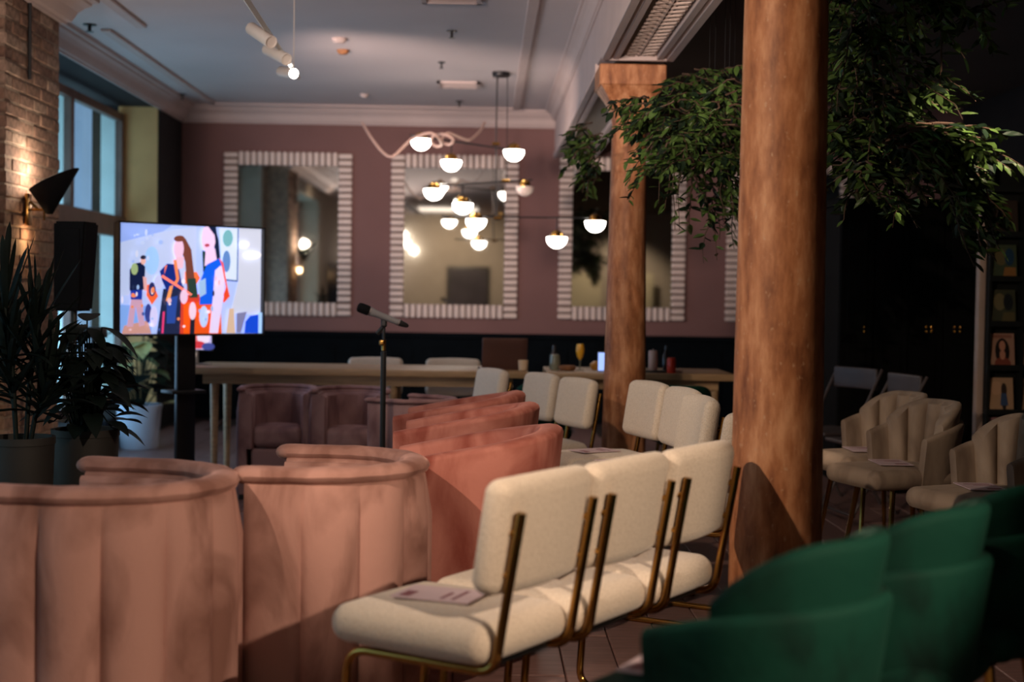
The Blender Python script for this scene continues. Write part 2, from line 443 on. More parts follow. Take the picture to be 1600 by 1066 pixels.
# window wall: solid up to the first recess, pier, recess, end pier
wy0, wy1 = 8.9, 12.85
bm = B()
box(bm, XL-.6, XL, YB-.2, 2.6, -.1, ZC+.1); box(bm, XL-.6, XL, 6.6, wy0, -.1, ZC+.1)
box(bm, XL-.6, XL, 2.6, 6.6, 2.80, ZC+.1); box(bm, XL-.6, XL, 2.6, 6.6, -.1, .25)
struct('wall_left', bm, 'rearwall')
bm = B(); box(bm, XL-.6, XL, wy0, wy1, 2.87, ZC+.1); box(bm, XL-.6, XL, wy0, wy1, -.1, .22); struct('wall_left_recess', bm, 'darkwall')
bm = B(); box(bm, XL-.6, XL, wy1, D, -.1, ZC+.1); struct('wall_left_end', bm, 'darkwall')
bm = B(); box(bm, XL-.36, XL-.012, wy1-.012, wy1, .22, 2.87); struct('trim_1', bm, 'greenwall')
# wainscot on the far wall with cap rail, panel beads
wz = .86
bm = B(); box(bm, XL, XR, D-.03, D, 0, wz); box(bm, XL, XR, D-.055, D, wz-.05, wz, .006); 
for k in range(10): box(bm, XL+.15+k*.75, XL+.75+k*.75, D-.042, D-.03, .14, wz-.14, .008)
struct('trim_2', bm, 'wainscot')
bm = B(); box(bm, XL, XR, D-.05, D, 0, .12, .01); struct('baseboard_back', bm, 'wainscot')
# cornices (stepped profile)
def cornice_prof(s):      # (distance from wall, z)
    return [(0, -.16), (.015, -.16), (.02, -.145), (.035, -.14), (.045, -.12), (.06, -.085), (.085, -.06), (.11, -.045), (.115, -.03), (.14, -.026), (.145, 0), (0, 0)]
bm = B(); prism(bm, [(D-d, ZC+z) for d, z in cornice_prof(0)], 0, XL, .64); struct('trim_3', bm, 'cornice')
bm = B(); prism(bm, [(XL+d, ZC+z) for d, z in cornice_prof(0)], 1, 8.6, D); struct('trim_4', bm, 'cornice')
bm = B(); prism(bm, [(.64-d*.7, ZC+z*.6) for d, z in cornice_prof(0)], 1, YB, D); struct('trim_5', bm, 'cornice')
# ceiling panel mouldings
def strip(name, x0, y0, x1, y1, w_=.075):
    bm = B()
    if x0 == x1: box(bm, x0-w_/2, x0+w_/2, y0, y1, ZC-.022, ZC, .008)
    else: box(bm, x0, x1, y0-w_/2, y0+w_/2, ZC-.022, ZC, .008)
    return struct(name, bm, 'cornice')
strip('trim_6', -2.62, 9.8, -2.62, 13.55); strip('trim_7', -2.34, 4.0, -2.34, 9.65); strip('trim_8', .26, 3.5, .26, 13.55)
strip('trim_9', -2.62, 13.55, .26, 13.55)
# beam between the bays with moulded soffit
bx0, bx1, bz = .64, 1.02, 2.56
bm = B(); box(bm, bx0, bx1, YB, D, bz+.05, ZC+.28); beam = struct('beam', bm, 'cornice')
bm = B()
for x0, x1, dz in ((bx0-.012, bx0+.03, .0), (bx0+.03, bx0+.05, .012), (bx0+.05, bx0+.085, .004), (bx1-.085, bx1-.05, .004), (bx1-.05, bx1-.03, .012), (bx1-.03, bx1+.012, 0)):
    box(bm, x0, x1, YB, 8.02, bz+dz, bz+.06, .003, 1)
    box(bm, x0, x1, 8.5, D, bz+dz, bz+.06, .003, 1)
link('soffit_moulding', bm, 'cornice', beam)
bm = B()
for y in (4.7, 7.99): box(bm, bx0, bx1, y, y+.035, bz, bz+.06, .004, 1)
link('cross_moulding', bm, 'cornice', beam)
bm = B(); box(bm, bx0+.085, bx1-.085, YB, D, bz+.036, bz+.052); link('soffit_panel', bm, 'panelgrey', beam)
bm = B()
y = 5.0
while y < 7.95:                                     # scrolling leaf relief along the soffit
    for s in (-1, 1):
        cx = .84 + s*.052; pts = []
        for k in range(9):
            a = k/8*1.5*PI; rr = .050*(1-.55*k/8)
            pts.append((cx + s*(-.02 + rr*math.sin(a)*1.1), y + rr*math.cos(a)*1.0 + .012*s, bz+.028))
        tube(bm, pts, .009, 5)
    tube(bm, [(.83, y-.03, bz+.032), (.83, y+.04, bz+.028)], .009, 5)
    y += .098
o = link('relief', bm, 'relief', beam); o['kind'] = 'stuff'
# brick pier standing proud of the window wall, each brick a piece
px0, py0, py1 = -2.62, 7.79, 8.77
bm = B(); box(bm, XL-.1, px0-.005, py0+.005, py1-.003, 0, 2.86); pier = struct('pillar', bm, 'grout')
H = .065; P = .075
def brick_mesh(L):
    bm = B(); box(bm, -.5*L, .5*L, -.05, 0, 0, H, .006, 1)
    me = bpy.data.meshes.new('brick'); bm.to_mesh(me); bm.free(); me.materials.append(M['brick']); return me
def dark(me):
    m2 = me.copy(); m2.materials.clear(); m2.materials.append(M['wallblack']); return m2
full = brick_mesh(.235); half = brick_mesh(.108); stub = brick_mesh(.16); dfull = dark(full); dstub = dark(stub)
for c in range(38):
    z = .008 + c*P
    # face toward the room (runs along y), bricks' outer face at x = px0
    y = py0 + (.0 if c % 2 else -.0)
    seq = [full]*4 if c % 2 == 0 else [half, full, full, full, half]
    for k, me in enumerate(seq):
        L = .235 if me is full else .108
        o = bpy.data.objects.new('brick', me); COL.objects.link(o); o.parent = pier
        o.rotation_euler = (random.uniform(-.006, .006), 0, -PI/2 + PI + random.uniform(-.008, .008))
        o.location = (px0 + random.uniform(-.005, .006), y + L/2 + .002, z)
        o.rotation_euler.z = PI/2
        o.scale = (1, -1, 1)
        y += L + .0105
    x = px0 - .055
    for k in range(2):
        me = (dfull, dstub)[k] if c % 2 else (dstub, dfull)[k]
        L = .235 if me is dfull else .16
        if x - L < XL - .25: break
        o = bpy.data.objects.new('brick', me); COL.objects.link(o); o.parent = pier
        o.location = (x - L/2, py0 + .048 + random.uniform(-.004, .004), z)
        o.scale = (1, 1, 1); o.rotation_euler = (0, 0, PI); o.location.y = py0 - .0 + random.uniform(-.003, .003)
        x -= L + .0105
bm = B(); prism(bm, [(px0+d*1.6, ZC+z) for d, z in cornice_prof(0)] , 1, 4.2, py1+.05); struct('trim_11', bm, 'cornice')
bm = B(); tube(bm, [(px0+.012, 8.16, 3.0), (px0+.012, 8.16, 2.42)], .011, 8); tag(link('conduit', bm, 'black'), 'thin black conduit running down the top of the brick pier', 'conduit')

# windows in the recess
def window(name, y0, y1, z0, z1, muls, x=XL-.34, trans=1.80):
    t = bpy.data.objects.new(name, None); COL.objects.link(t); t['kind'] = 'structure'
    bm = B()
    box(bm, x-.03, x+.03, y0, y1, z1-.07, z1, .004, 1); box(bm, x-.03, x+.03, y0, y1, z0, z0+.08, .004, 1)
    box(bm, x-.04, x+.05, y0, y1, trans-.10, trans+.08, .008, 1)
    for m_ in [y0+.04] + muls + [y1-.04]: box(bm, x-.03, x+.035, m_-.04, m_+.04, z0, z1, .004, 1)
    link('window_frame', bm, 'winframe', t, False)
    ys = [y0+.04] + muls + [y1-.04]
    for a, b in zip(ys, ys[1:]):
        for (c, d) in ((z0+.08, trans-.1), (trans+.08, z1-.07)):
            bm = B(); box(bm, x-.012, x-.004, a+.04, b-.04, c, d); link('pane', bm, 'glass', t, False)
    bm = B()
    for m_ in muls + [y1-.06]: box(bm, x-.17, x-.04, m_+.06-.02, m_+.10, z0, z1)
    link('stone_jamb', bm, 'stone', t, False)
    bm = B(); box(bm, x-.03, XL+.02, y0, y1, z0-.04, z0-.001, .006, 1); link('window_sill', bm, 'darkwall', t, False)
    return t
window('window_1', wy0, wy1-.02, .22, 2.80, [9.95, 11.25])
window('window_2', 2.6, 6.6, .25, 2.78, [3.9, 5.2])
bm = B(); box(bm, -9.5, -7.5, 8, 40, -1, 8)
for k in range(10):
    box(bm, -7.52, -7.42, 9+k*2.6, 10.2+k*2.6, 1.0, 2.9); box(bm, -7.56, -7.4, 8.9+k*2.6, 10.3+k*2.6, .85, 1.0)
nb = link('neighbouring_building', bm, 'facade', None, False); tag(nb, 'lavender grey building seen through the tall window', 'building')

# ================================================================ PILLARS
def column(x, y, r0, r1, label, captop=2.56):
    t = thing('pillar', label, 'pillar', (x, y, 0))
    bm = B(); prof = []
    for k in range(25):
        z = .16 + (captop-.34-.16)*k/24; prof.append((r0 + (r1-r0)*k/24 + .0004*math.sin(k*2.1), z))
    lathe(bm, prof, n=40); link('shaft', bm, 'column', t)
    bm = B(); lathe(bm, [(r0*1.3, 0), (r0*1.3, .07), (r0*1.22, .09), (r0*1.15, .12), (r0*1.05, .15), (r0, .17)], n=40); link('base', bm, 'column', t)
    bm = B()
    rings = []
    for k in range(9):      # round to square capital
        f = k/8; z = captop-.34 + f*.22; hw = r1 + (.185-r1)*f**1.6; ring = []
        for j in range(32):
            a = 2*PI*j/32; c, s = math.cos(a), math.sin(a); m_ = max(abs(c), abs(s)); q = f**.8
            rr = hw*(1*(1-q) + q/m_*.97); ring.append(bm.verts.new((rr*c, rr*s, z)))
        rings.append(ring)
    for a, b in zip(rings, rings[1:]):
        for j in range(32): bm.faces.new((a[j], a[(j+1) % 32], b[(j+1) % 32], b[j]))
    box(bm, -.19, .19, -.19, .19, captop-.12, captop-.002, .006, 1)
    link('capital', bm, 'column', t)
    return t
p2 = at(978, 480, 8.28)
column(p2.x, 8.28, .132, .099, 'worn brown pillar beside the round mirror lights, the farther pillar')
p1 = at(1219, 480, 4.38)
column(p1.x, 4.38, .144, .127, 'thick worn brown pillar beside the nearest row of cream chairs')
bpy.data.objects['pillar.001'].name if 'pillar.001' in bpy.data.objects else None

# ================================================================ MIRRORS
bm = B(); box(bm, -.066, .066, -.045, 0, -.0235, .0235, .012, 2); bar_me = None
def mirror(cx, label):
    global bar_me
    t = thing('wall_mirror', label, 'mirror', (cx, D-.002, 0), 0, 'ribbed frame mirrors on the mauve wall')
    W, z0, z1 = 1.24, 1.0, 2.585
    bm = B(); box(bm, -W/2+.01, W/2-.01, -.012, 0, z0+.01, z1-.01); link('frame_backing', bm, 'gap', t, False)
    bm = B(); box(bm, -W/2+.135, W/2-.135, -.02, -.012, z0+.135, z1-.135); link('mirror_glass', bm, 'mirror', t, False)
    if bar_me is None:
        b2 = B(); box(b2, -.066, .066, -.045, -.012, -.0235, .0235, .011, 2)
        bar_me = bpy.data.meshes.new('frame_bar'); b2.to_mesh(bar_me); b2.free(); bar_me.materials.append(M['frametile'])
    def bar(x, z, rot):
        o = bpy.data.objects.new('frame_bar', bar_me); COL.objects.link(o); o.parent = t
        o.location = (x, 0, z); o.rotation_euler = (0, rot, 0)
    n = 16; 
    for k in range(n):
        x = -W/2+.14 + (W-.28)*(k+.5)/n
        bar(x, z0+.07, PI/2); bar(x, z1-.07, PI/2)
    n = 21
    for k in range(n):
        z = z0+.14 + (z1-z0-.28)*(k+.5)/n
        bar(-W/2+.07, z, 0); bar(W/2-.07, z, 0)
    for sx in (-1, 1):
        for zz in (z0+.07, z1-.07):
            for q in (-.035, .03): bar(sx*(W/2-.07), zz+q, 0)
    return t
for pxc, lab in ((450, 'ribbed frame mirror behind the television, leftmost on the mauve wall'),
                 (710, 'ribbed frame mirror behind the globe chandelier and microphone'),
                 (972, 'ribbed frame mirror half hidden by the farther brown pillar'),
                 (1233, 'ribbed frame mirror mostly hidden behind the thick near pillar')):
    mirror(at(pxc, 370, D).x, lab)

# ================================================================ CREAM BOUCLE CHAIRS
def cream_chair():
    t = thing('dining_chair', 'x', 'chair')
    bm = B(); cushion(bm, 0, .0, .425, .402, .47, .095, .045, .012); link('seat', bm, 'boucle', t)
    # back pad leans back
    tilt = Matrix.Translation((0, -.235, .53)) @ Matrix.Rotation(R(9), 4, 'X')
    bm = B(); cushion(bm, 0, .0, .155, .408, .072, .27, .034, .008, mat=tilt)
    for v in bm.verts: v.co.y += .5*(v.co.x)**2
    link('backrest', bm, 'boucle', t)
    for s in (-1, 1):
        x = s*.165
        pts = fillet([(x, -.312, .745), (x, -.262, .47), (x, -.245, .365), (x, .19, .362), (x, .215, .012), (x, -.20, .012)], .06, 6)
        bm = B(); tube(bm, pts, .0115, 10); link('frame', bm, 'brass', t)
        for q0, q1 in (((x, -.305, .70), (x, -.262, .69)), ((x, -.285, .60), (x, -.25, .595))):
            bm = B(); tube(bm, [q0, q1], .009, 8); link('bolt', bm, 'brass', t)
    bm = B(); tube(bm, [(-.165, .12, .362), (.165, .12, .362)], .010, 8); tube(bm, [(-.165, -.18, .362), (.165, -.18, .362)], .010, 8); link('crossbar', bm, 'darkmetal', t)
    bm = B(); tube(bm, [(-.165, -.19, .012), (.165, -.19, .012)], .0115, 8); link('foot_bar', bm, 'brass', t)
    return t
cream = Proto(cream_chair())
def face(ang): return R(ang-90)
GR1 = 'nearest row of cream chairs'
A_ = Vector((.035, 3.2)); B_ = Vector((.745, 4.2)); u = (B_-A_).normalized()
fa = 146; fd = Vector((math.cos(R(fa)), math.sin(R(fa))))
seats = []
labs = ['cream boucle chair with brass posts, nearest in its row, beside the dusty pink tub chairs',
        'cream boucle chair in the middle of the nearest row, between two others',
        'cream boucle chair with its back touching the thick brown pillar']
for k in range(3):
    c = A_ + (B_-A_)*((k+.5)/3) + fd*.28
    cream.put(c.x, c.y, face(fa), labs[k], GR1); seats.append((c.x, c.y, fa, .474))
c4 = Vector((.98, 5.32)) + fd*.25
cream.put(c4.x, c4.y, face(150), 'cream boucle chair mostly hidden behind the thick brown pillar', GR1)
# three in the middle distance
GR2 = 'cream chairs in front of the farther pillar'
mid = [(at(1013, 600, 6.98), 197, 'cream boucle chair right in front of the farther pillar, back square to view'),
       (at(1066, 600, 6.52), 190, 'cream boucle chair between the two others in front of the farther pillar'),
       (at(1092, 610, 6.02), 187, 'cream boucle chair at the near end of the three by the farther pillar')]
for p, a, lab in mid:
    d = Vector((math.cos(R(a)), math.sin(R(a)))); c = Vector((p.x, p.y)) + d*.25
    cream.put(c.x, c.y, face(a), lab, GR2); seats.append((c.x, c.y, a, .474))
GR3 = 'cream chairs along the long oak table'
far = [(at(770, 600, 8.62), 203, 'cream boucle chair behind the salmon chairs, left of its two neighbours'),
       (at(848, 600, 8.2), 203, 'cream boucle chair behind the salmon chairs, second toward the farther pillar'),
       (at(905, 600, 7.75), 203, 'cream boucle chair left of the farther pillar with brass post showing')]
for p, a, lab in far:
    d = Vector((math.cos(R(a)), math.sin(R(a)))); c = Vector((p.x, p.y)) + d*.25
    cream.put(c.x, c.y, face(a), lab, GR3, sc=.96)
cream.put(at(585, 600, 10.0).x, 9.85, face(270), 'cream chair on the far side of the long oak table, behind the microphone stand', 'cream chairs behind the long table', sc=.95)
cream.put(at(707, 600, 10.0).x, 9.85, face(270), 'cream chair on the far side of the long oak table, right of the microphone', 'cream chairs behind the long table', sc=.95)

# leaflets on the seats
def leaflet_mesh():
    bm = B(); box(bm, -.075, .075, -.105, .105, 0, .003)
    return bm
lf = link('leaflet', leaflet_mesh(), 'paper', None, False)
bm = B(); box(bm, -.06, .0, .06, .088, .003, .0036)
lp = link('printed_panel', bm, 'ink', lf, False)
for q in ((.02, -.03), (.05, -.06)):
    bm = B(); box(bm, -.055, q[0], q[1], q[1]+.01, .003, .0036); link('text_line', bm, 'ink', lf, False)
tag(lf, 'x', 'leaflet', 'leaflets laid on the chair seats')
leaf = Proto(lf)
llabs = ['pink leaflet lying on the seat of the nearest cream chair', 'pink leaflet on the seat of the middle cream chair of the nearest row',
         'pink leaflet on the cream chair seat beside the thick pillar', 'pink leaflet on the farthest cream seat in front of the farther pillar',
         'pink leaflet on the middle cream seat in front of the farther pillar', 'pink leaflet on the nearest cream seat in front of the farther pillar']
for (x, y, a, z), lab in zip(seats, llabs):
    d = Vector((math.cos(R(a)), math.sin(R(a))))
    o = leaf.put(x + d.x*.03, y + d.y*.03, face(a)+R(12), lab, 'leaflets laid on the chair seats', z + .0125)

# ================================================================ TUB CHAIRS (channel tufted)
def tub_chair(name, Rr, L, ht, mat, nch, seat_h=.42, th=.085, rr_=.042):
    t = thing(name, 'x', 'armchair')
    path, tot = upath(Rr, L)
    def bulge(s): return .030*(Rr/.36)*(abs(math.sin(PI*s*nch))**.55)
    bm = B(); sweep(bm, path, 0, 1, nch*14, .03, ht-.035, th, 0, 0, bulge, 5, round_top=.25); link('outer_shell', bm, mat, t)
    bm = B()
    pts = []
    for k in range(61):
        p, nn = path(k/60); q = p - nn*(th/2-.012); pts.append((q.x, q.y, ht-.028 + .001*math.sin(k*1.3)))
    tube(bm, pts, rr_, 12, rfn=lambda f: rr_*1.12 + .001*math.sin(f*40)); 
    for e in (pts[0], pts[-1]):
        bmesh.ops.create_uvsphere(bm, u_segments=12, v_segments=8, radius=rr_*1.12, matrix=Matrix.Translation(e))
    for v in bm.verts: v.co.z = ht-.026 + (v.co.z-(ht-.028))*.58
    link('rim_roll', bm, mat, t)
    n2 = max(5, nch-2)
    bm = B(); pin, _ = upath(Rr-th, L)
    sweep(bm, pin, 0, 1, n2*8, .30, ht-.05, .03, 0, 0, None, 4, inner_bulge=lambda s: .014*math.sqrt(abs(math.sin(PI*s*n2)))); link('inner_back', bm, mat, t)
    bm = B(); w_ = 2*(Rr-th-.035)
    cushion(bm, 0, (L-Rr)/2+.05, seat_h-.06, w_, L+Rr-.12, .12, .035, .015); link('seat_cushion', bm, mat, t)
    bm = B(); cushion(bm, 0, (L-Rr)/2+.04, .17, w_+.02, L+Rr-.13, .26, .02, 0); link('seat_base', bm, mat, t)
    bm = B(); 
    pl = [path(k/30)[0]*.97 for k in range(31)]
    prism(bm, [(p.x, p.y) for p in pl], 2, .0, .035); link('plinth', bm, 'black', t, False)
    return t
tub1 = tub_chair('tub_chair', .35, .20, .725, 'dusty', 9)
place(tub1, -1.06, 4.02, face(170), 'large dusty pink channel-tufted tub chair, cut by the lower left picture corner', 'near dusty pink tub chairs')
tub2 = tub_chair('tub_chair', .335, .155, .725, 'dusty', 8)
place(tub2, -.522, 4.475, face(176), 'dusty pink channel-tufted tub chair between the corner one and the salmon chairs', 'near dusty pink tub chairs')
ft = Proto(tub_chair('tub_chair', .225, .16, .68, 'mauve', 7, .43, .045, .022))
for pxc, Y, a, lab in ((435, 8.62, 276, 'small mauve tub chair, leftmost in front of the long oak table'),
                       (548, 8.55, 274, 'small mauve tub chair directly behind the microphone stand, open side forward'),
                       (648, 7.85, 150, 'small mauve tub chair right of the microphone stand, turned back to view')):
    ft.put(at(pxc, 640, Y).x, Y, face(a), lab, 'small mauve tub chairs before the table')

# ================================================================ SALMON ARMCHAIRS
def salmon_chair():
    t = thing('barrel_armchair', 'x', 'armchair')
    path, tot = upath(.26, .30)
    def zt(s):
        q = abs(s-.5)*2; return .785 - .115*q**1.3
    bm = B(); sweep(bm, path, 0, 1, 72, .05, zt, lambda s: .075+.02*(1-abs(s-.5)*2), .10, .40, None, 7, round_top=.28); link('shell', bm, 'salmon', t)
    bm = B(); cushion(bm, 0, .035, .36, .40, .50, .15, .05, .02); link('seat_cushion', bm, 'salmon', t)
    bm = B(); cushion(bm, 0, .035, .17, .36, .46, .24, .02); link('seat_base', bm, 'salmon', t)
    bm = B()
    for sx in (-.18, .18):
        for sy in (-.13, .22): lathe(bm, [(.014, 0), (.02, .06)], sx, sy, 0, 10)
    link('foot', bm, 'darkmetal', t)
    return t
sal = Proto(salmon_chair())
sal.put(-.015, 5.03, face(180), 'salmon velvet barrel armchair nearest the camera, behind the first cream chair', 'salmon velvet barrel armchairs')
sal.put(-.06, 6.08, face(177), 'salmon velvet barrel armchair between two other salmon ones', 'salmon velvet barrel armchairs')
sal.put(-.10, 6.80, face(175), 'salmon velvet barrel armchair farthest back, near the cream chairs', 'salmon velvet barrel armchairs')

# ================================================================ SHELL CHAIRS (taupe, green)
def shell_chair(mat, legmat, bh=.80, arm=.10, b0=.08):
    t = thing('shell_chair', 'x', 'chair')
    path, tot = upath(.198, arm, .20)
    def wt(s):
        q = abs(s-.5)*2; return .705 - .085*q**2
    bm = B(); sweep(bm, path, .03, .97, 54, .40, wt, .04, .14, .40, None, 6, round_top=.5); link('arm_shell', bm, mat, t)
    p2_, _ = upath(.176, .03, .175)
    def bt(s):
        q = abs(s-.5)*2; return bh - .17*max(0, q-.25)**2.0*1.6
    nch = 6
    bm = B(); sweep(bm, p2_, b0, 1-b0, 60, .46, bt, .045, .17, .46, None, 8, inner_bulge=lambda s: .030*abs(math.sin(PI*(s-.08)/.84*nch))**.6, round_top=.5); link('backrest', bm, mat, t)
    bm = B(); cushion(bm, 0, .065, .445, .40, .52, .085, .04, .012); link('seat', bm, mat, t)
    for sx in (-1, 1):
        for sy in (-1, 1):
            bm = B(); tube(bm, [(sx*.13, .03+sy*.15, .40), (sx*.18, .03+sy*.20, 0)], .011, 8, rfn=lambda f: .014-.005*f); link('leg', bm, legmat, t)
    bm = B(); tube(bm, [(-.16, -.13, .392), (.16, -.13, .392), (.16, .17, .392), (-.16, .17, .392), (-.16, -.13, .392)], .008, 6); link('under_frame', bm, 'darkmetal', t)
    return t
gr = Proto(shell_chair('green', 'brass', .815, .16, .05))
ga = 142; gd = Vector((math.cos(R(ga)), math.sin(R(ga))))
GC = ((.535, 2.68), (.865, 3.08), (1.18, 3.48))
for (bx, by), lab in zip(GC, ('dark green velvet shell chair nearest the camera, at bottom centre right',
                      'dark green velvet shell chair between two other green ones',
                      'dark green velvet shell chair cut by the right picture edge')):
    gr.put(bx, by, face(ga), lab, 'dark green velvet shell chairs')
tp = Proto(shell_chair('taupe', 'brass', .785))
tl = []
for (px_, Y), a, lab in (((1385, 7.0), 200, 'taupe channel-back shell chair beside the thick pillar, farther of its pair'),
                         ((1432, 6.45), 200, 'taupe channel-back shell chair in front of the black cupboards, nearer of its pair'),
                         ((1578, 5.65), 200, 'taupe channel-back shell chair behind the green chairs, in front of the magazine rack'),
                         ((1680, 5.15), 200, 'taupe channel-back shell chair cut by the right picture edge above the green chairs')):
    x = at(px_, 650, Y).x
    tp.put(x-.03, Y, face(a), lab, 'taupe channel-back shell chairs'); tl.append((x-.03, Y, a))
for (x, y, a), lab in zip(tl[:3], ['pink leaflet on the farther taupe chair of the pair beside the thick pillar', 'pink leaflet on the nearer taupe chair in front of the cupboards',
                               'pink leaflet on the taupe chair behind the green chairs']):
    d = Vector((math.cos(R(a)), math.sin(R(a))))
    leaf.put(x+d.x*.10, y+d.y*.10, face(a)+R(70), lab, 'leaflets laid on the chair seats', .502)
leaf.put(GC[0][0]+gd.x*.18, GC[0][1]+gd.y*.18, face(ga)+R(10), 'pink leaflet on the seat of the nearest green chair', 'leaflets laid on the chair seats', .502)

# ================================================================ FOLDING CHAIRS
def folding():
    t = thing('folding_chair', 'x', 'chair')
    bm = B(); cushion(bm, 0, -.22, .76, .40, .025, .13, .012, 0, 3)
    for v in bm.verts: v.co.y += .5*v.co.x**2
    link('backrest', bm, 'folding', t)
    bm = B(); cushion(bm, 0, 0, .44, .40, .38, .025, .012, 0, 3); link('seat', bm, 'folding', t)
    for s in (-1, 1):
        bm = B(); tube(bm, [(s*.205, -.23, .82), (s*.205, .22, 0)], .010, 8); link('leg', bm, 'folding', t)
        bm = B(); tube(bm, [(s*.185, .02, .46), (s*.185, -.26, 0)], .010, 8); link('leg', bm, 'folding', t)
    bm = B(); tube(bm, [(-.2, .18, .05), (.2, .18, .05)], .008, 6); link('stretcher', bm, 'folding', t)
    return t
fc = Proto(folding())
fc.put(at(1296, 600, 8.6).x, 8.6, face(205), 'grey folding chair just right of the thick pillar', 'grey folding chairs')
fc.put(at(1352, 630, 8.0).x+.02, 7.95, face(190), 'grey folding chair behind the farther taupe chair', 'grey folding chairs')
fc.put(at(1632, 640, 6.6).x, 6.5, face(195), 'dark folding chair in front of the magazine rack', 'grey folding chairs')

# ================================================================ TABLES
def table(x0, x1, y0, y1, z, label, legs):
    t = thing('long_table', label, 'table', ((x0+x1)/2, (y0+y1)/2, 0))
    cx, cy = (x0+x1)/2, (y0+y1)/2
    bm = B(); box(bm, x0-cx, x1-cx, y0-cy, y1-cy, z-.045, z, .006, 2); link('tabletop', bm, 'tablewood', t)
    bm = B(); box(bm, x0-cx+.1, x1-cx-.1, y0-cy+.08, y1-cy-.08, z-.11, z-.045); link('apron', bm, 'tablewood', t, False)
    for lx in legs:
        for ly in (y0+.12, y1-.12):
            bm = B(); tube(bm, [(lx-cx, ly-cy, z-.05), (lx-cx, ly-cy, 0)], .03, 10, rfn=lambda f: .030-.010*f); link('leg', bm, 'tablewood', t)
    return t
TZ = .745
TL = at(291, 575, 9.2).x
table(TL, .28, 9.15, 9.85, TZ, 'long pale oak table standing before the far wall', (TL+.17, -.6, .15))
table(.40, 1.62, 9.15, 9.85, TZ, 'second oak table behind the farther pillar', (.5, 1.5))
# green chair seen under the second table
gr.put(1.22, 8.82, face(90), 'dark green chair pushed up to the second oak table', 'dark green chairs at the far tables', sc=.86)
gr.put(.36, 8.92, face(95), 'dark green chair pushed up to the long oak table behind cream chairs', 'dark green chairs at the far tables', sc=.86)
# things on the tables
def on_table(px_, Y=9.4): return at(px_, 580, Y).x, Y
x, y = on_table(805)
t = thing('laptop', 'open bronze laptop seen from behind on the long table', 'laptop', (.17, 9.42, TZ), R(8))
bm = B(); box(bm, -.15, .15, -.10, .10, 0, .014, .003); link('keyboard_base', bm, 'laptop', t)
bm = B(); cushion(bm, 0, 0, .1, .30, .008, .2, .004, 0, 2, mat=Matrix.Translation((0, -.10, .012)) @ Matrix.Rotation(R(8), 4, 'X')); link('lid', bm, 'laptop', t)
t.location.x = min(x, .11)
def lt(name, px_, prof, mat, label, cat, Y=9.4, xx=None, n=16):
    x, y = on_table(px_, Y)
    bm = B(); lathe(bm, prof, n=n); o = link(name, bm, mat); o.location = (x if xx is None else xx, y, TZ); return tag(o, label, cat)
lt('mug', 836, [(.024, 0), (.03, .005), (.034, .07), (.030, .07), (.026, .012)], 'mug', 'beige cup beside the laptop on the table', 'cup', xx=at(836, 580, 9.3).x-.08, Y=9.25)
lt('bottle', 851, [(.028, 0), (.03, .01), (.03, .09), (.012, .12), (.012, .16)], 'darkglass', 'dark glass bottle between beige cup and smoky tumbler', 'bottle', Y=9.5, xx=at(851, 580, 9.5).x+.06)
lt('tumbler', 867, [(.026, 0), (.034, .01), (.036, .05), (.030, .10), (.020, .105)], 'tumbler', 'smoky green glass tumbler on the far table', 'glass', xx=at(867, 580, 9.4).x)
lt('basket', 886, [(.04, 0), (.055, .01), (.06, .03), (.045, .035), (.01, .02)], 'wicker', 'low brown wicker bowl beside the champagne glass', 'bowl', Y=9.35)
t = thing('champagne_glass', 'stemmed glass of orange juice on the far table', 'glass', (at(906, 580, 9.4).x, 9.4, TZ))
bm = B(); lathe(bm, [(.03, 0), (.03, .003), (.004, .008), (.004, .06), (.012, .07)], n=16); link('stem', bm, 'tumbler', t)
bm = B(); lathe(bm, [(.006, .07), (.020, .09), (.028, .125), (.027, .155), (.022, .175)], n=16); link('juice', bm, 'orange', t)
lt('jar', 932, [(.03, 0), (.045, .02), (.045, .04), (.02, .06)], 'amber', 'small amber glass jar left of the farther pillar', 'jar', Y=9.5)
t = thing('phone', 'phone with lit blue screen standing beside the farther pillar', 'phone', (at(942, 580, 9.3).x, 9.3, TZ))
bm = B(); box(bm, -.035, .035, 0, .008, 0, .13, .003); link('phone_body', bm, 'black', t)
bm = B(); box(bm, -.032, .032, -.001, .0, .006, .124); link('screen', bm, 'phone', t)
t = thing('tray', 'small black tray under the pale candle on the second table', 'tray', (at(1022, 580, 9.3).x+.02, 9.3, TZ))
bm = B(); box(bm, -.09, .09, -.06, .06, 0, .012, .003); link('tray_base', bm, 'black', t)
bm = B(); 
for s in (-1, 1): box(bm, s*.09-.004, s*.09+.004, -.06, .06, .01, .03)
link('tray_rim', bm, 'black', t)
o = lt('candle', 1020, [(.028, 0), (.030, .003), (.030, .125), (.026, .13), (.003, .128), (.002, .14)], 'candle', 'tall pale pink candle on the black tray', 'candle', Y=9.3); o.location.z = TZ+.0125
lt('bottle', 1040, [(.022, 0), (.023, .005), (.023, .10), (.009, .13), (.009, .17)], 'darkglass', 'slim dark bottle between the pale candle and red can', 'bottle', Y=9.45)
lt('can', 1049, [(.026, 0), (.029, .006), (.029, .09), (.024, .098), (.022, .1)], 'red', 'bright red can on the second table', 'can', Y=9.22)
lt('coaster', 1060, [(.02, 0), (.026, .01), (.02, .02)], 'candle', 'small pale dish right of the red can', 'dish', Y=9.3)

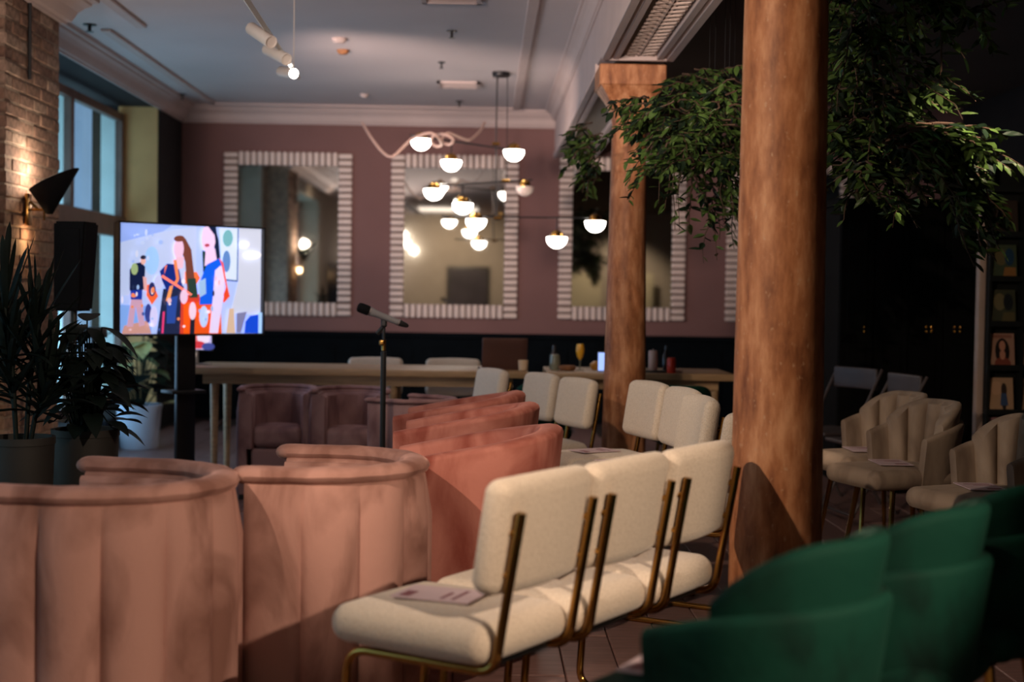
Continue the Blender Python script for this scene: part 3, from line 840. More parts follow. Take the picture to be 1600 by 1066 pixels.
# ================================================================ TELEVISION on stand
def picture(o_name, polys, W, Hh, mat, parent, dx=0, back=None, step=.0004):
    """flat print: polygons in 0..1 (v down) on the local x-z plane facing -y"""
    me = bpy.data.meshes.new(o_name); vs, fs, cs = [], [], []
    for k, (c, pts) in enumerate(polys):
        i0 = len(vs)
        for (u_, v_) in pts: vs.append((dx + (u_-.5)*W, -step*k, (1-v_)*Hh))
        fs.append(list(range(i0, i0+len(pts)))); cs.append(c)
    me.from_pydata(vs, [], fs)
    ca = me.color_attributes.new('print', 'FLOAT_COLOR', 'CORNER'); li = 0
    for f, c in zip(fs, cs):
        for _ in f:
            ca.data[li].color = (*c, 1); li += 1
    me.materials.append(M[mat]); o = bpy.data.objects.new(o_name, me); COL.objects.link(o); o.parent = parent
    return o
def lin(r, g, b): return tuple(((c/255)/12.92 if c <= 10 else ((c/255+.055)/1.055)**2.4) for c in (r, g, b))
def ell(cx, cy, rx, ry, n=16, rot=0):
    return [(cx + rx*math.cos(2*PI*k/n)*math.cos(rot) - ry*math.sin(2*PI*k/n)*math.sin(rot), cy + rx*math.cos(2*PI*k/n)*math.sin(rot) + ry*math.sin(2*PI*k/n)*math.cos(rot)) for k in range(n)]
Z = []   # polygons in the picture's own pixel frame 1212 x 900, converted below
def zp(c, pts): Z.append((lin(*c), [(min(1, max(0, (x-60)/1212)), min(1, max(0, (y-(70+(x-60)/1212*110))/(940-(x-60)/1212*90)))) for x, y in pts]))
zp((165, 185, 235), [(60, 70), (1272, 180), (1270, 1030), (58, 1010)])
zp((140, 165, 230), [(60, 72), (500, 110), (420, 160), (60, 240)])
zp((176, 190, 226), [(60, 240), (420, 160), (700, 130), (700, 560), (60, 700)])
zp((150, 190, 235), ell(330, 400, 60, 120)); zp((190, 196, 214), [(1070, 162), (1270, 180), (1268, 880), (1000, 860), (1065, 600)])
zp((120, 160, 225), [(58, 760), (330, 780), (330, 1010), (58, 1010)]); zp((190, 140, 130), [(110, 940), (300, 900), (330, 1012), (90, 1010)])
zp((200, 215, 235), [(900, 150), (1060, 165), (1055, 590), (930, 570)]); zp((60, 85, 140), [(1056, 165), (1066, 166), (1062, 600), (1052, 600)]); zp((60, 85, 140), [(950, 575), (1060, 590), (1060, 602), (950, 588)])
zp((110, 170, 180), ell(970, 240, 45, 70)); zp((90, 130, 190), ell(960, 430, 35, 90))
# figure in black shirt, back turned
zp((190, 150, 175), [(165, 700), (250, 700), (275, 940), (230, 950), (200, 780), (180, 950), (130, 950)])
zp((25, 50, 150), [(155, 620), (255, 610), (250, 725), (160, 720)])
zp((18, 28, 62), [(150, 470), (185, 420), (240, 410), (275, 450), (265, 640), (150, 645)])
zp((150, 170, 120), ell(188, 465, 28, 50)); zp((225, 170, 160), ell(258, 400, 22, 30)); zp((30, 25, 45), ell(258, 370, 24, 18))
zp((215, 160, 160), [(255, 530), (285, 540), (290, 650), (265, 650)])
zp((230, 95, 50), [(290, 600), (340, 600), (380, 700), (330, 770), (285, 690)]); zp((35, 40, 90), ell(330, 640, 30, 60)); zp((50, 60, 130), ell(300, 840, 28, 80))
zp((200, 195, 235), ell(345, 870, 32, 90)); zp((185, 190, 230), ell(385, 580, 40, 60))
# woman with long brown hair
zp((30, 38, 70), [(420, 640), (590, 620), (620, 1020), (370, 1015)]); zp((40, 70, 150), [(450, 720), (540, 700), (520, 930), (450, 930)])
zp((20, 40, 120), [(390, 490), (450, 430), (540, 440), (580, 620), (450, 660), (410, 570)])
zp((235, 110, 60), [(600, 500), (700, 510), (730, 560), (690, 620), (600, 600)])
zp((200, 60, 40), [(570, 700), (760, 690), (740, 1022), (560, 1018)]); zp((235, 85, 20), [(590, 760), (650, 760), (640, 1020), (590, 1018)])
zp((110, 60, 50), [(530, 215), (600, 225), (650, 320), (680, 560), (700, 690), (620, 680), (600, 420), (560, 300)])
zp((40, 60, 50), [(620, 560), (690, 560), (710, 720), (640, 720)])
zp((225, 185, 215), ell(545, 310, 42, 85)); zp((225, 180, 200), [(520, 380), (590, 380), (580, 470), (530, 480)]); zp((110, 60, 50), ell(548, 225, 45, 26))
zp((235, 130, 80), [(500, 400), (525, 400), (550, 560), (520, 620), (500, 600), (525, 560)]); zp((240, 120, 90), [(430, 450), (450, 440), (425, 520)])
zp((235, 150, 90), [(470, 620), (500, 610), (470, 740), (440, 740)]); zp((255, 130, 110), [(410, 520), (660, 690), (650, 705), (400, 540)])
zp((230, 60, 120), [(415, 830), (430, 830), (420, 1010), (405, 1010)])
# woman in blue
zp((225, 80, 25), [(690, 760), (900, 750), (915, 1028), (670, 1022)]); zp((30, 30, 45), [(650, 800), (685, 800), (680, 1020), (640, 1020)])
zp((25, 55, 60), [(740, 330), (790, 350), (780, 480), (750, 520)]); zp((20, 30, 60), [(760, 128), (850, 130), (880, 250), (895, 400), (850, 420), (840, 220)])
zp((225, 195, 230), ell(795, 230, 60, 125)); zp((225, 195, 230), [(770, 320), (850, 320), (870, 440), (760, 460)]); zp((20, 30, 60), [(790, 125), (855, 132), (885, 330), (893, 400), (865, 390), (845, 210)])
zp((20, 90, 225), [(730, 570), (780, 450), (890, 400), (930, 470), (850, 600), (830, 780), (720, 780)])
zp((150, 185, 225), [(710, 590), (770, 560), (775, 690), (720, 720)]); zp((220, 205, 240), [(850, 500), (900, 460), (940, 520), (925, 700), (880, 1020), (805, 1018), (835, 700)])
zp((240, 90, 70), [(880, 395), (920, 440), (955, 620), (980, 720), (930, 770), (920, 760), (945, 640), (905, 450)])
zp((225, 70, 40), [(950, 640), (978, 710), (930, 768), (925, 700)])
zp((230, 200, 225), ell(660, 830, 30, 75)); zp((180, 200, 240), ell(755, 880, 38, 90)); zp((225, 190, 220), ell(585, 710, 32, 60)); zp((170, 70, 90), ell(778, 290, 22, 14))
# chair, lamps
zp((205, 175, 150), [(975, 820), (1015, 820), (1030, 1025), (950, 1020)]); zp((120, 120, 160), [(1040, 860), (1130, 850), (1080, 1020), (1040, 1020)])
zp((20, 70, 205), [(1110, 1025), (1120, 930), (1160, 885), (1235, 875), (1235, 1028)]); zp((160, 200, 245), [(1235, 860), (1268, 860), (1266, 1030), (1235, 1028)])
zp((250, 245, 250), ell(1105, 300, 45, 30)); zp((250, 245, 250), ell(1180, 390, 75, 32))
rz_ = random.Random(21)
for k in range(46):       # small bright and dark details of the crowd scene in the screen picture
    x_, y_ = rz_.choice([(rz_.uniform(80, 400), rz_.uniform(560, 990)), (rz_.uniform(60, 900), rz_.uniform(160, 420)), (rz_.uniform(440, 900), rz_.uniform(560, 980))])
    c_ = rz_.choice([(225, 180, 190), (230, 130, 80), (60, 80, 150), (150, 180, 230), (40, 40, 70), (235, 225, 240)]) if y_ > 500 else rz_.choice([(185, 200, 238), (150, 175, 230), (205, 210, 232)])
    if y_ > 500 or x_ < 480: zp(c_, ell(x_, y_, rz_.uniform(6, 18), rz_.uniform(8, 30), 10))
tvL = at(182, 521, 8.2); tvR = at(409, 526, 8.8); tvz0 = (tvL.z + tvR.z)/2
tvW = math.hypot(tvR.x-tvL.x, tvR.y-tvL.y); tvA = math.atan2(tvR.y-tvL.y, tvR.x-tvL.x)
tvH = at(182, 342, 8.2).z - tvL.z
tvc = (tvL+tvR)/2
t = thing('television', 'large lit television on a black floor stand showing three people', 'television', (tvc.x, tvc.y, 0), tvA)
bm = B(); box(bm, -tvW/2, tvW/2, .004, .055, tvz0, tvz0+tvH, .006); link('housing', bm, 'black', t)
bm = B()
b_ = .008
box(bm, -tvW/2-.002, tvW/2+.002, -.030, .01, tvz0-.004, tvz0+b_); box(bm, -tvW/2-.002, tvW/2+.002, -.030, .01, tvz0+tvH-b_, tvz0+tvH+.002)
box(bm, -tvW/2-.002, -tvW/2+b_, -.030, .01, tvz0, tvz0+tvH); box(bm, tvW/2-b_, tvW/2+.002, -.030, .01, tvz0, tvz0+tvH); link('bezel', bm, 'black', t, False)
scr = picture('screen', Z, tvW-2*b_, tvH-2*b_, 'screenprint', t); scr.location = (0, .003, tvz0+b_)
bm = B(); box(bm, -.06, .06, .06, .10, .04, tvz0+.5, .005); link('upright', bm, 'darkmetal', t)
bm = B(); box(bm, -.12, .10, .0, .16, .62, .64, .004); link('shelf', bm, 'black', t)
bm = B(); box(bm, -.28, .20, -.16, .24, 0, .05, .01); link('stand_base', bm, 'darkmetal', t)
# second screen on the table end
mpx = at(312, 560, 9.45); mpx.x -= .03
t = thing('monitor', 'small lit monitor on the left end of the long oak table', 'monitor', (mpx.x, 9.45, TZ))
bm = B(); box(bm, -.115, .115, 0, .02, .09, .32, .004); link('housing', bm, 'black', t)
pol = [(lin(190, 180, 220), [(0, 0), (1, 0), (1, 1), (0, 1)]), (lin(210, 40, 70), ell(.15, .6, .15, .3)), (lin(40, 40, 110), ell(.35, .6, .15, .35)), (lin(225, 110, 110), ell(.5, .5, .12, .5)),
       (lin(235, 215, 235), ell(.75, .5, .2, .4)), (lin(200, 50, 60), ell(.62, .85, .2, .12)), (lin(60, 70, 140), ell(.9, .9, .2, .12))]
s = picture('screen', pol, .215, .21, 'screenprint', t); s.location = (0, -.002, .10)
bm = B(); box(bm, -.02, .02, 0.0, .02, 0, .1, .003); box(bm, -.10, .10, -.07, .07, 0, .008, .003); link('stand', bm, 'silver', t)

# ================================================================ MICROPHONE
mp = at(600, 500, 7.25)
t = thing('microphone_stand', 'straight black microphone stand with a gold clutch, in mid room', 'microphone stand', (mp.x, 7.25, 0))
bm = B(); lathe(bm, [(.13, 0), (.13, .012), (.05, .022), (.02, .04)], n=28); link('base', bm, 'darkmetal', t)
bm = B(); tube(bm, [(0, 0, .03), (0, 0, .94)], .0145, 12); link('lower_tube', bm, 'black', t)
bm = B(); tube(bm, [(0, 0, .94), (0, 0, 1.085)], .008, 10); link('upper_tube', bm, 'black', t)
bm = B(); tube(bm, [(0, 0, .945), (0, 0, 1.0)], .012, 10); cushion(bm, -.008, -.012, .985, .03, .02, .03, .008, 0, 2); o = link('clutch', bm, 'brass', t); o['label'] = 'gold clutch knob'
bm = B(); cushion(bm, 0, 0, 1.095, .03, .035, .06, .008, 0, 2); tube(bm, [(0, 0, 1.07), (-.035, 0, 1.03)], .011, 8); link('clip', bm, 'black', t)
m0 = at(560, 479, 7.25); m1 = at(638, 510, 7.25); m0.y -= .05
t = thing('microphone', 'black handheld microphone clipped on top of the stand', 'microphone', m0)
ax = (m1-m0); Lm = ax.length; q = ax.to_track_quat('Z', 'Y').to_matrix().to_4x4()
bm = B(); lathe(bm, [(.012, 0), (.023, .006), (.026, .02), (.026, .055), (.022, .065)], n=18, mat=q); o = link('grille', bm, 'blackmatte', t)
bm = B(); lathe(bm, [(.0225, .065), (.0225, .075), (.018, .10), (.0155, .2), (.0165, Lm-.05)], n=18, mat=q); link('handle', bm, M['grey'], t)
bm = B(); lathe(bm, [(.017, Lm-.05), (.017, Lm-.044), (.012, Lm-.01), (.006, Lm)], n=18, mat=q); link('antenna_cap', bm, 'black', t)
bm = B(); lathe(bm, [(.0235, .063), (.0235, .069)], n=18, mat=q); lathe(bm, [(.0175, Lm-.056), (.0175, Lm-.05)], n=18, mat=q); link('ring', bm, 'silver', t)

# ================================================================ SPEAKER, equipment box
sp = at(116, 480, 8.0)
t = thing('loudspeaker', 'black cloth-covered loudspeaker on a pole beside the brick pier', 'loudspeaker', (sp.x, 8.0+.0, 0), R(-8))
bm = B(); z0 = at(116, 486, 8.0).z; z1 = at(116, 347, 8.0).z
prism(bm, [(-.085, -.09), (.07, -.09), (.07, .09), (-.085, .09)], 2, z0, z1)
for v in bm.verts:
    if v.co.z > z0+.1: v.co.x += .035 if v.co.x > 0 else 0
bmesh.ops.bevel(bm, geom=list(bm.edges), offset=.012, segments=2, affect='EDGES'); link('cabinet', bm, 'blackmatte', t)
bm = B(); box(bm, -.06, .07, -.096, -.088, z0+.04, z1-.04, .004); link('grille', bm, 'blackmatte', t)
bm = B(); tube(bm, [(0, 0, .05), (0, 0, z0+.02)], .017, 10); link('pole', bm, 'black', t)
for k in range(3):
    a = R(90+120*k); bm = B(); tube(bm, [(0, 0, .35), (.24*math.cos(a), .24*math.sin(a), 0.012)], .011, 8); link('leg', bm, 'black', t)
for o_ in [t]: o_.location.x = max(sp.x, px0+.36); 
t.location = (sp.x+.02, 7.3, 0)
sp = at(116, 480, 7.3); t.location.x = sp.x; sc = 7.3/8.0
zc = CAMZ; 
t.scale = (sc, sc, 1)
for ch in t.children:
    if ch.name.startswith(('cabinet', 'grille')):
        for v in ch.data.vertices: v.co.z = CAMZ + (v.co.z-CAMZ)*sc
eb = at(145, 528, 9.3)
t = thing('amplifier', 'small black equipment box on a slim stand before the window', 'amplifier', (eb.x, 9.3, 0))
bm = B(); box(bm, -.08, .08, -.06, .06, eb.z, eb.z+.07, .004); link('case', bm, 'black', t)
bm = B()
for k in range(3): lathe(bm, [(.008, 0), (.006, .008)], n=10, mat=Matrix.Translation((-.04+.04*k, -.06, eb.z+.035)) @ Matrix.Rotation(PI/2, 4, 'X'))
link('knob', bm, 'silver', t)
bm = B(); tube(bm, [(0, 0, 0.02), (0, 0, eb.z)], .012, 8); lathe(bm, [(.13, 0), (.13, .02)], n=20); link('stand', bm, 'black', t)

# ================================================================ WALL SCONCE on the pier
s0 = at(57, 325, 7.79 + .35)
yS = s0.y; xS = px0 + .01
t = thing('wall_sconce', 'black cone wall lamp on a brass bracket on the brick pier', 'wall lamp', (xS, 8.12, 0))
def zat(py, Y, px_=70): return at(px_, py, Y).z
zb = zat(325, 8.1)
bm = B(); box(bm, 0, .02, -.035, .035, zb-.10, zb+.08, .004); link('wall_plate', bm, 'brass', t)
bm = B(); tube(bm, [(.02, 0, zb-.01), (.12, 0, zb-.01)], .008, 8); tube(bm, [(.02, 0, zb+.035), (.07, 0, zb-.01)], .007, 8); tube(bm, [(.10, 0, zb-.07), (.10, 0, zb+.02)], .006, 8); link('arm', bm, 'brass', t)
# shade: asymmetric cone, lip tilted up toward the room
tip = Vector((.13, 0, zb-.03)); bm = B(); top = []; low = []
cx_, cz_ = .155, zb+.165
for k in range(28):
    a = 2*PI*k/28
    top.append(bm.verts.new((cx_ + .135*math.cos(a), .11*math.sin(a), cz_ + .065*math.cos(a))))
    low.append(bm.verts.new((tip.x + .016*math.cos(a), .016*math.sin(a), tip.z)))
for k in range(28): bm.faces.new((low[k], low[(k+1) % 28], top[(k+1) % 28], top[k]))
bm.faces.new(low[::-1])
o = link('shade', bm, 'blackmatte', t); sm = o.modifiers.new('thick', 'SOLIDIFY'); sm.thickness = .004
bm = B(); bmesh.ops.create_uvsphere(bm, u_segments=12, v_segments=8, radius=.022, matrix=Matrix.Translation((cx_-.01, 0, cz_-.02))); link('bulb', bm, 'bulb', t)
lamp_point('sconce_light', (xS+cx_-.03, 8.12, cz_+.03), 7, (1, .80, .62), .05)
lamp_point('sconce_low_light', (xS+.06, 8.12, zb-.16), 1.2, (1, .62, .32), .02)

# ================================================================ TRACK LIGHT
r0 = at(372, -20, 6.0); rl = Vector((-1.04, 5.2, 2.50)); rr = Vector((-1.09, 8.35, 2.50))
rr = at(466, 121, 8.3); rl = at(384, -2, 6.15); dirv = (rl-rr).normalized(); rl2 = rl + dirv*1.6
t = thing('track_light', 'white ceiling track with three cylinder spotlights, hung on wires', 'track light', rr)
def loc(v): return Vector(v) - rr
bm = B()
side = Vector((1, 0, 0))
tube(bm, [loc(rr), loc(rl2)], .016, 4); link('track', bm, 'whitemetal', t, False)
bm = B(); tube(bm, [loc(rr+dirv*.25), loc(rr+dirv*.25) + Vector((0, 0, ZC-rr.z))], .003, 6); tube(bm, [loc(rl2-dirv*.2), loc(rl2-dirv*.2) + Vector((0, 0, ZC-rl2.z))], .003, 6); link('suspension_wire', bm, 'whitemetal', t)
def head(a, b, Ya, Yb, lit=False, rad=.031):
    pa = loc(at(*a, Ya)); pb = loc(at(*b, Yb)); L_ = (pb-pa).length; q = (pb-pa).to_track_quat('Z', 'Y').to_matrix().to_4x4()
    mt = Matrix.Translation(pa) @ q
    bm = B(); lathe(bm, [(rad*.9, 0), (rad, .005), (rad, L_), (rad*.85, L_), (rad*.8, L_-.006)], n=20, mat=mt); h = link('spot_head', bm, 'whitemetal', t)
    if lit: bm = B(); lathe(bm, [(rad*.84, L_-.002), (rad*.84, L_+.001)], n=20, mat=mt); link('lamp_face', bm, 'ledface', h)
    mid_ = (pa+pb)/2; k = (mid_-loc(rr)).dot(dirv); tp_ = loc(rr)+dirv*k
    bm = B(); tube(bm, [mid_, tp_], .006, 6); link('bracket', bm, 'whitemetal', h)
head((392, 44), (424, 66), 6.9, 6.75)
head((417, 77), (448, 93), 7.45, 7.30)
head((439, 112), (459, 115), 8.05, 7.90, True)

# ================================================================ CHANDELIER
CY = 11.4
ct = at(783, 115, CY)
t = thing('globe_chandelier', 'branching brass chandelier with half-opal globes before the mirrors', 'chandelier', (ct.x, CY, ZC))
def cl(px_, py_, Y=CY): return at(px_, py_, Y) - Vector((ct.x, CY, ZC))
bm = B(); lathe(bm, [(.07, 0), (.072, -.02), (.065, -.035), (.01, -.038)], n=24); link('canopy', bm, 'darkmetal', t)
bm = B(); tube(bm, [Vector((cl(777, 120).x, 0, -.03)), cl(775, 225), cl(776, 345)], .006, 8); tube(bm, [Vector((cl(793, 120).x, .03, -.03)), cl(792, 283)], .004, 6); link('stem', bm, 'darkmetal', t)
bm = B(); tube(bm, [cl(640, 211), cl(812, 236)], .007, 8); link('bar', bm, 'darkmetal', t)
bm = B(); tube(bm, [cl(660, 292), cl(832, 281)], .006, 8); link('bar', bm, 'darkmetal', t)
bm = B(); tube(bm, [cl(690, 338), cl(932, 341)], .006, 8); link('bar', bm, 'darkmetal', t)
bm = B()
for (a, b) in ((775, 225), (790, 283), (778, 341)): 
    p = cl(a, b); tube(bm, [p-Vector((.03, 0, 0)), p+Vector((.03, 0, 0))], .014, 10)
link('joint', bm, 'brass', t)
def globe(px_, py_, bar_y, lit=True, r=.083):
    p = cl(px_, py_)
    k = thing_part = bpy.data.objects.new('lamp', None)
    bm = B()
    prof = [(.004, -r)] + [(r*math.cos(a), r*math.sin(a)) for a in [-1.45+.145*i for i in range(10)]] + [(r, 0), (r*.97, .006)]
    prof[0] = (.003, -r)
    lathe(bm, prof, p.x, p.y, p.z-.0, 24); g = link('opal_globe', bm, 'globe' if lit else 'globeoff', t)
    bm = B(); lathe(bm, [(r*.62, .006), (r*.62, .03), (r*.5, .05), (r*.2, .062), (.008, .065)], p.x, p.y, p.z, 20); link('cap', bm, 'brass', g)
    bt_ = cl(px_, bar_y); bm = B(); tube(bm, [(p.x, p.y, p.z+.06), (p.x, p.y, max(bt_.z, p.z+.07))], .005, 6); link('drop_rod', bm, 'darkmetal', g)
for a in ((658, 219, 213), (705, 252, 221), (803, 236, 234), (678, 297, 291), (723, 319, 288), (744, 344, 339), (870, 372, 340), (930, 347, 341)): globe(*a)
globe(820, 293, 283, False, .072)
# loose looping cable round the top bar
pts = [at(a, b, 11.3 + c) for a, b, c in ((566, 192, .6), (580, 215, .3), (598, 238, .1), (612, 245, 0), (625, 235, 0), (640, 220, 0), (655, 212, -.05), (672, 208, -.1), (684, 214, -.1), (690, 226, 0), (682, 229, .05), (674, 222, .06), (678, 212, .05), (695, 210, 0), (708, 218, -.05), (702, 226, 0), (690, 220, .05), (700, 208, .1), (722, 216, .2), (735, 218, .3), (750, 205, .5), (757, 192, .7))]
def smoothp(P_, n=4):
    out = []
    for i in range(len(P_)-1):
        p0, p1, p2_, p3 = P_[max(i-1, 0)], P_[i], P_[i+1], P_[min(i+2, len(P_)-1)]
        for k in range(n):
            s = k/n; out.append(.5*((2*p1)+(p2_-p0)*s+(2*p0-5*p1+4*p2_-p3)*s*s+(3*p1-p0-3*p2_+p3)*s**3))
    out.append(P_[-1]); return out
bm = B(); tube(bm, smoothp(pts), .011, 8); tag(link('cable', bm, 'tube'), 'thick pink cable looped loosely around the top of the chandelier', 'cable')

# ================================================================ CEILING FITTINGS
def sprinkler(px_, py_, label, s=1):
    p = atz(px_, py_, ZC)
    bm = B(); lathe(bm, [(.035*s, 0), (.035*s, -.006), (.010*s, -.010), (.009*s, -.045), (.022*s, -.047), (.022*s, -.050)], p.x, p.y, ZC-.0005, 14); return tag(link('sprinkler', bm, 'darkmetal'), label, 'sprinkler')
sprinkler(140, 38, 'dark ceiling sprinkler beside the cornice above the brick pier', 1.3); sprinkler(706, 48, 'small ceiling sprinkler near the top vent'); sprinkler(718, 158, 'small ceiling sprinkler behind the ceiling vent')
sprinkler(285, 147, 'dark ceiling sprinkler over the window corner', .9); sprinkler(690, 97, 'small dark ceiling sprinkler in front of the ceiling vent', .8)
def disc(px_, py_, mat, label, r=.055):
    p = atz(px_, py_, ZC); bm = B(); lathe(bm, [(r, 0), (r, -.012), (r*.7, -.03), (r*.3, -.034)], p.x, p.y, ZC-.0005, 18); return tag(link('smoke_detector', bm, mat), label, 'smoke detector')
disc(530, 60, 'cornice', 'pale round smoke detector on the ceiling, nearer of two'); disc(536, 78, 'wicker', 'brown ceiling sensor behind the pale smoke detector', .045); disc(569, 147, 'cornice', 'small pale smoke detector toward the far cornice', .04)
def vent(px_, py_, w_, d_, label):
    p = atz(px_, py_, ZC); t = thing('ceiling_vent', label, 'vent', (p.x, p.y, ZC))
    bm = B(); box(bm, -w_/2, w_/2, -d_/2, -d_/2+.03, -.02, 0); box(bm, -w_/2, w_/2, d_/2-.03, d_/2, -.02, 0); box(bm, -w_/2, -w_/2+.03, -d_/2, d_/2, -.02, 0); box(bm, w_/2-.03, w_/2, -d_/2, d_/2, -.02, 0); link('frame', bm, 'cornice', t, False)
    for k in range(4):
        y_ = -d_/2+.05+(d_-.1)*k/3; bm = B(); box(bm, -w_/2+.03, w_/2-.03, y_-.012, y_+.012, -.014, -.004); link('slat', bm, 'cornice', t, False)
vent(717, 131, .36, .30, 'square ceiling vent left of the chandelier canopy'); vent(705, -6, .36, .30, 'ceiling vent cut by the top picture edge')

# ================================================================ CUPBOARDS, RACK, POST on the right
cy_ = 9.6; cxa = at(1310, 500, cy_).x; cxb = at(1527, 500, cy_).x; zt_ = at(1400, 322, cy_).z
t = thing('cupboard', 'tall black panelled cupboard with small brass knobs behind the taupe chairs', 'cupboard', ((cxa+cxb)/2, cy_, 0))
W = cxb-cxa
bm = B(); box(bm, -W/2, W/2, 0, .5, 0, zt_); box(bm, -W/2-.02, W/2+.02, -.03, .52, zt_, zt_+.05, .01); link('carcass', bm, 'cupboard', t, False)
n = 4
for k in range(n):
    a = -W/2 + W*k/n; b = a + W/n
    bm = B(); box(bm, a+.004, b-.004, -.022, 0, .06, zt_-.01, .003, 1)
    box(bm, a+.05, b-.05, -.030, -.02, 1.05, zt_-.1, .006, 1); box(bm, a+.05, b-.05, -.030, -.02, .14, .95, .006, 1); d = link('door', bm, 'cupboard', t, False)
for pxk, di in ((1350, 0), (1447, 2), (1455, 2), (1491, 3), (1500, 3)):
    for dz in (0, .03):
        p = at(pxk, 518, cy_-.03); bm = B(); lathe(bm, [(.005, 0), (.005, .012), (.010, .016), (.010, .024), (.004, .028)], n=10, mat=Matrix.Translation((p.x-(cxa+cxb)/2, -.022, p.z+dz)) @ Matrix.Rotation(PI/2, 4, 'X')); link('knob', bm, 'brass', t)
rx = at(1534, 500, 8.6)
bm = B(); box(bm, rx.x-.022, rx.x+.02, 8.6, 8.66, 0, at(1534, 318, 8.6).z, .004); tag(link('post', bm, 'postpale'), 'slim pale post between the black cupboard and the magazine rack', 'post')
bm = B(); box(bm, rx.x+.02, rx.x+.85, 8.70, 8.74, 0, 2.1); 
rk = thing('magazine_rack', 'tall black wall rack holding rows of magazines', 'rack', (rx.x+.43, 8.6, 0))
bm = B(); box(bm, -.40, .42, .02, .06, 0, 2.05, .004); link('back_board', bm, 'rack', rk, False)
rows = [at(1560, py_, 8.6).z for py_ in (706, 644, 575, 507, 437, 368, 298)]
for z in rows:
    bm = B(); box(bm, -.41, .42, -.06, .02, z-.012, z, .002); box(bm, -.41, .42, -.066, -.060, z-.012, z+.022, .001); link('ledge', bm, 'rack', rk, False)
for k in range(5):
    x = -.40+k*.2; bm = B(); box(bm, x-.008, x+.008, -.055, .02, 0, 2.05); link('divider', bm, 'rack', rk, False)
cols_ = [((48, 36, 30), (30, 30, 30), (85, 42, 28)), ((60, 70, 50), (95, 85, 55), (25, 55, 80)), ((60, 62, 45), (110, 100, 70), (20, 25, 30)), ((165, 125, 105), (40, 25, 20), (150, 60, 40)),
         ((175, 140, 110), (55, 75, 110), (60, 40, 30)), ((150, 110, 115), (160, 50, 30), (70, 35, 20))]
clabs = ['red and brown', 'green and orange', 'dark olive', 'portrait of a woman with long dark hair', 'pale orange with a standing figure', 'lilac with a figure in red']
rown = ['lowest', 'second lowest', 'third lowest', 'third highest', 'second highest', 'topmost']
for r_, (c0, c1, c2) in enumerate(reversed(cols_)):
    for c in range(3):
        idx = len(cols_)-1-r_
        x = -.31 + c*.2; z = rows[r_+1 if False else r_] 
        cc0 = tuple(min(255, int(v*(1-.12*c))) for v in c0)
        place_ = ('in the left column', 'in the middle column', 'in the right column')[c]
        mg = thing('magazine', f'magazine with {clabs[idx]} cover, leftmost in its row' if c == 0 else f'magazine {place_}, {rown[r_]} row of the black rack', 'magazine', (rx.x+.43+x, 8.6-.045, z+.001), 0, 'magazines on the black rack')
        mg.rotation_euler = (R(-9), 0, 0)
        bm = B(); box(bm, -.074, .074, .0, .006, 0, .212); link('pages', bm, 'paper', mg, False)
        pol = [(lin(*cc0), [(0, 0), (1, 0), (1, 1), (0, 1)])]
        if c == 0:
            if idx == 3: pol += [(lin(140, 90, 75), [(.1, .04), (.9, .04), (.9, .13), (.1, .13)]), (lin(25, 14, 12), ell(.5, .52, .30, .38)), (lin(190, 130, 105), ell(.5, .36, .13, .15)), (lin(125, 60, 45), ell(.5, .88, .34, .2, 16)), (lin(190, 130, 105), ell(.5, .62, .12, .14))]
            elif idx == 4: pol += [(lin(190, 150, 120), ell(.3, .3, .25, .2)), (lin(50, 35, 30), ell(.62, .35, .12, .2)), (lin(55, 75, 110), [(.5, .45), (.72, .45), (.78, .8), (.45, .8)]), (lin(40, 30, 30), [(.52, .8), (.7, .8), (.66, .98), (.58, .98)])]
            elif idx == 5: pol += [(lin(60, 30, 22), ell(.5, .3, .14, .14)), (lin(185, 50, 30), ell(.5, .72, .26, .3))]
            elif idx == 0: pol += [(lin(*c2), ell(.5, .5, .25, .35)), (lin(*c1), ell(.4, .3, .2, .15))]
            else: pol += [(lin(*c1), ell(.35, .35, .25, .25)), (lin(*c2), ell(.7, .35, .2, .25)), (lin(140, 95, 50) if idx == 1 else lin(90, 80, 50), [(.5, .65), (.95, .65), (.95, .95), (.4, .95)])]
        else: pol += [(lin(*c1), ell(.5, .4, .25, .25)), (lin(*c2), [(.15, .65), (.85, .65), (.85, .9), (.15, .9)])]
        s = picture('cover', pol, .148, .212, 'coverprint', mg); s.location = (0, -.001, 0)

# ================================================================ POTTED PLANTS
def strap_leaf(bm, base, az, L, up, droop, w_, n=7, twist=0):
    """long arched blade: a strip with a centre fold"""
    d = Vector((math.cos(az), math.sin(az), 0)); s = Vector((-math.sin(az), math.cos(az), 0)); prev = None
    for k in range(n+1):
        f = k/n; p = base + d*(L*f*math.cos(up)*(1-.15*f)) + Vector((0, 0, L*(f*math.sin(up) - droop*f*f)))
        ww = w_*(.35 + 1.1*f)*(1-f)**.6 if f < 1 else 0
        c = bm.verts.new(p - Vector((0, 0, ww*.35))); a = bm.verts.new(p + s*ww/2 + Vector((0, 0, 0))); b = bm.verts.new(p - s*ww/2)
        if prev: bm.faces.new((prev[0], c, a, prev[1])); bm.faces.new((prev[0], prev[2], b, c))
        prev = (c, a, b)
def pot(t, r, h, mat):
    bm = B(); lathe(bm, [(r*.80, 0), (r*.84, .01), (r, h-.03), (r*1.03, h-.028), (r*1.03, h), (r*.92, h), (r*.90, h-.035)], n=32); link('pot', bm, mat, t)
    bm = B(); lathe(bm, [(r*.89, h-.05), (r*.89, h-.036)], n=24); link('soil', bm, 'soil', t)
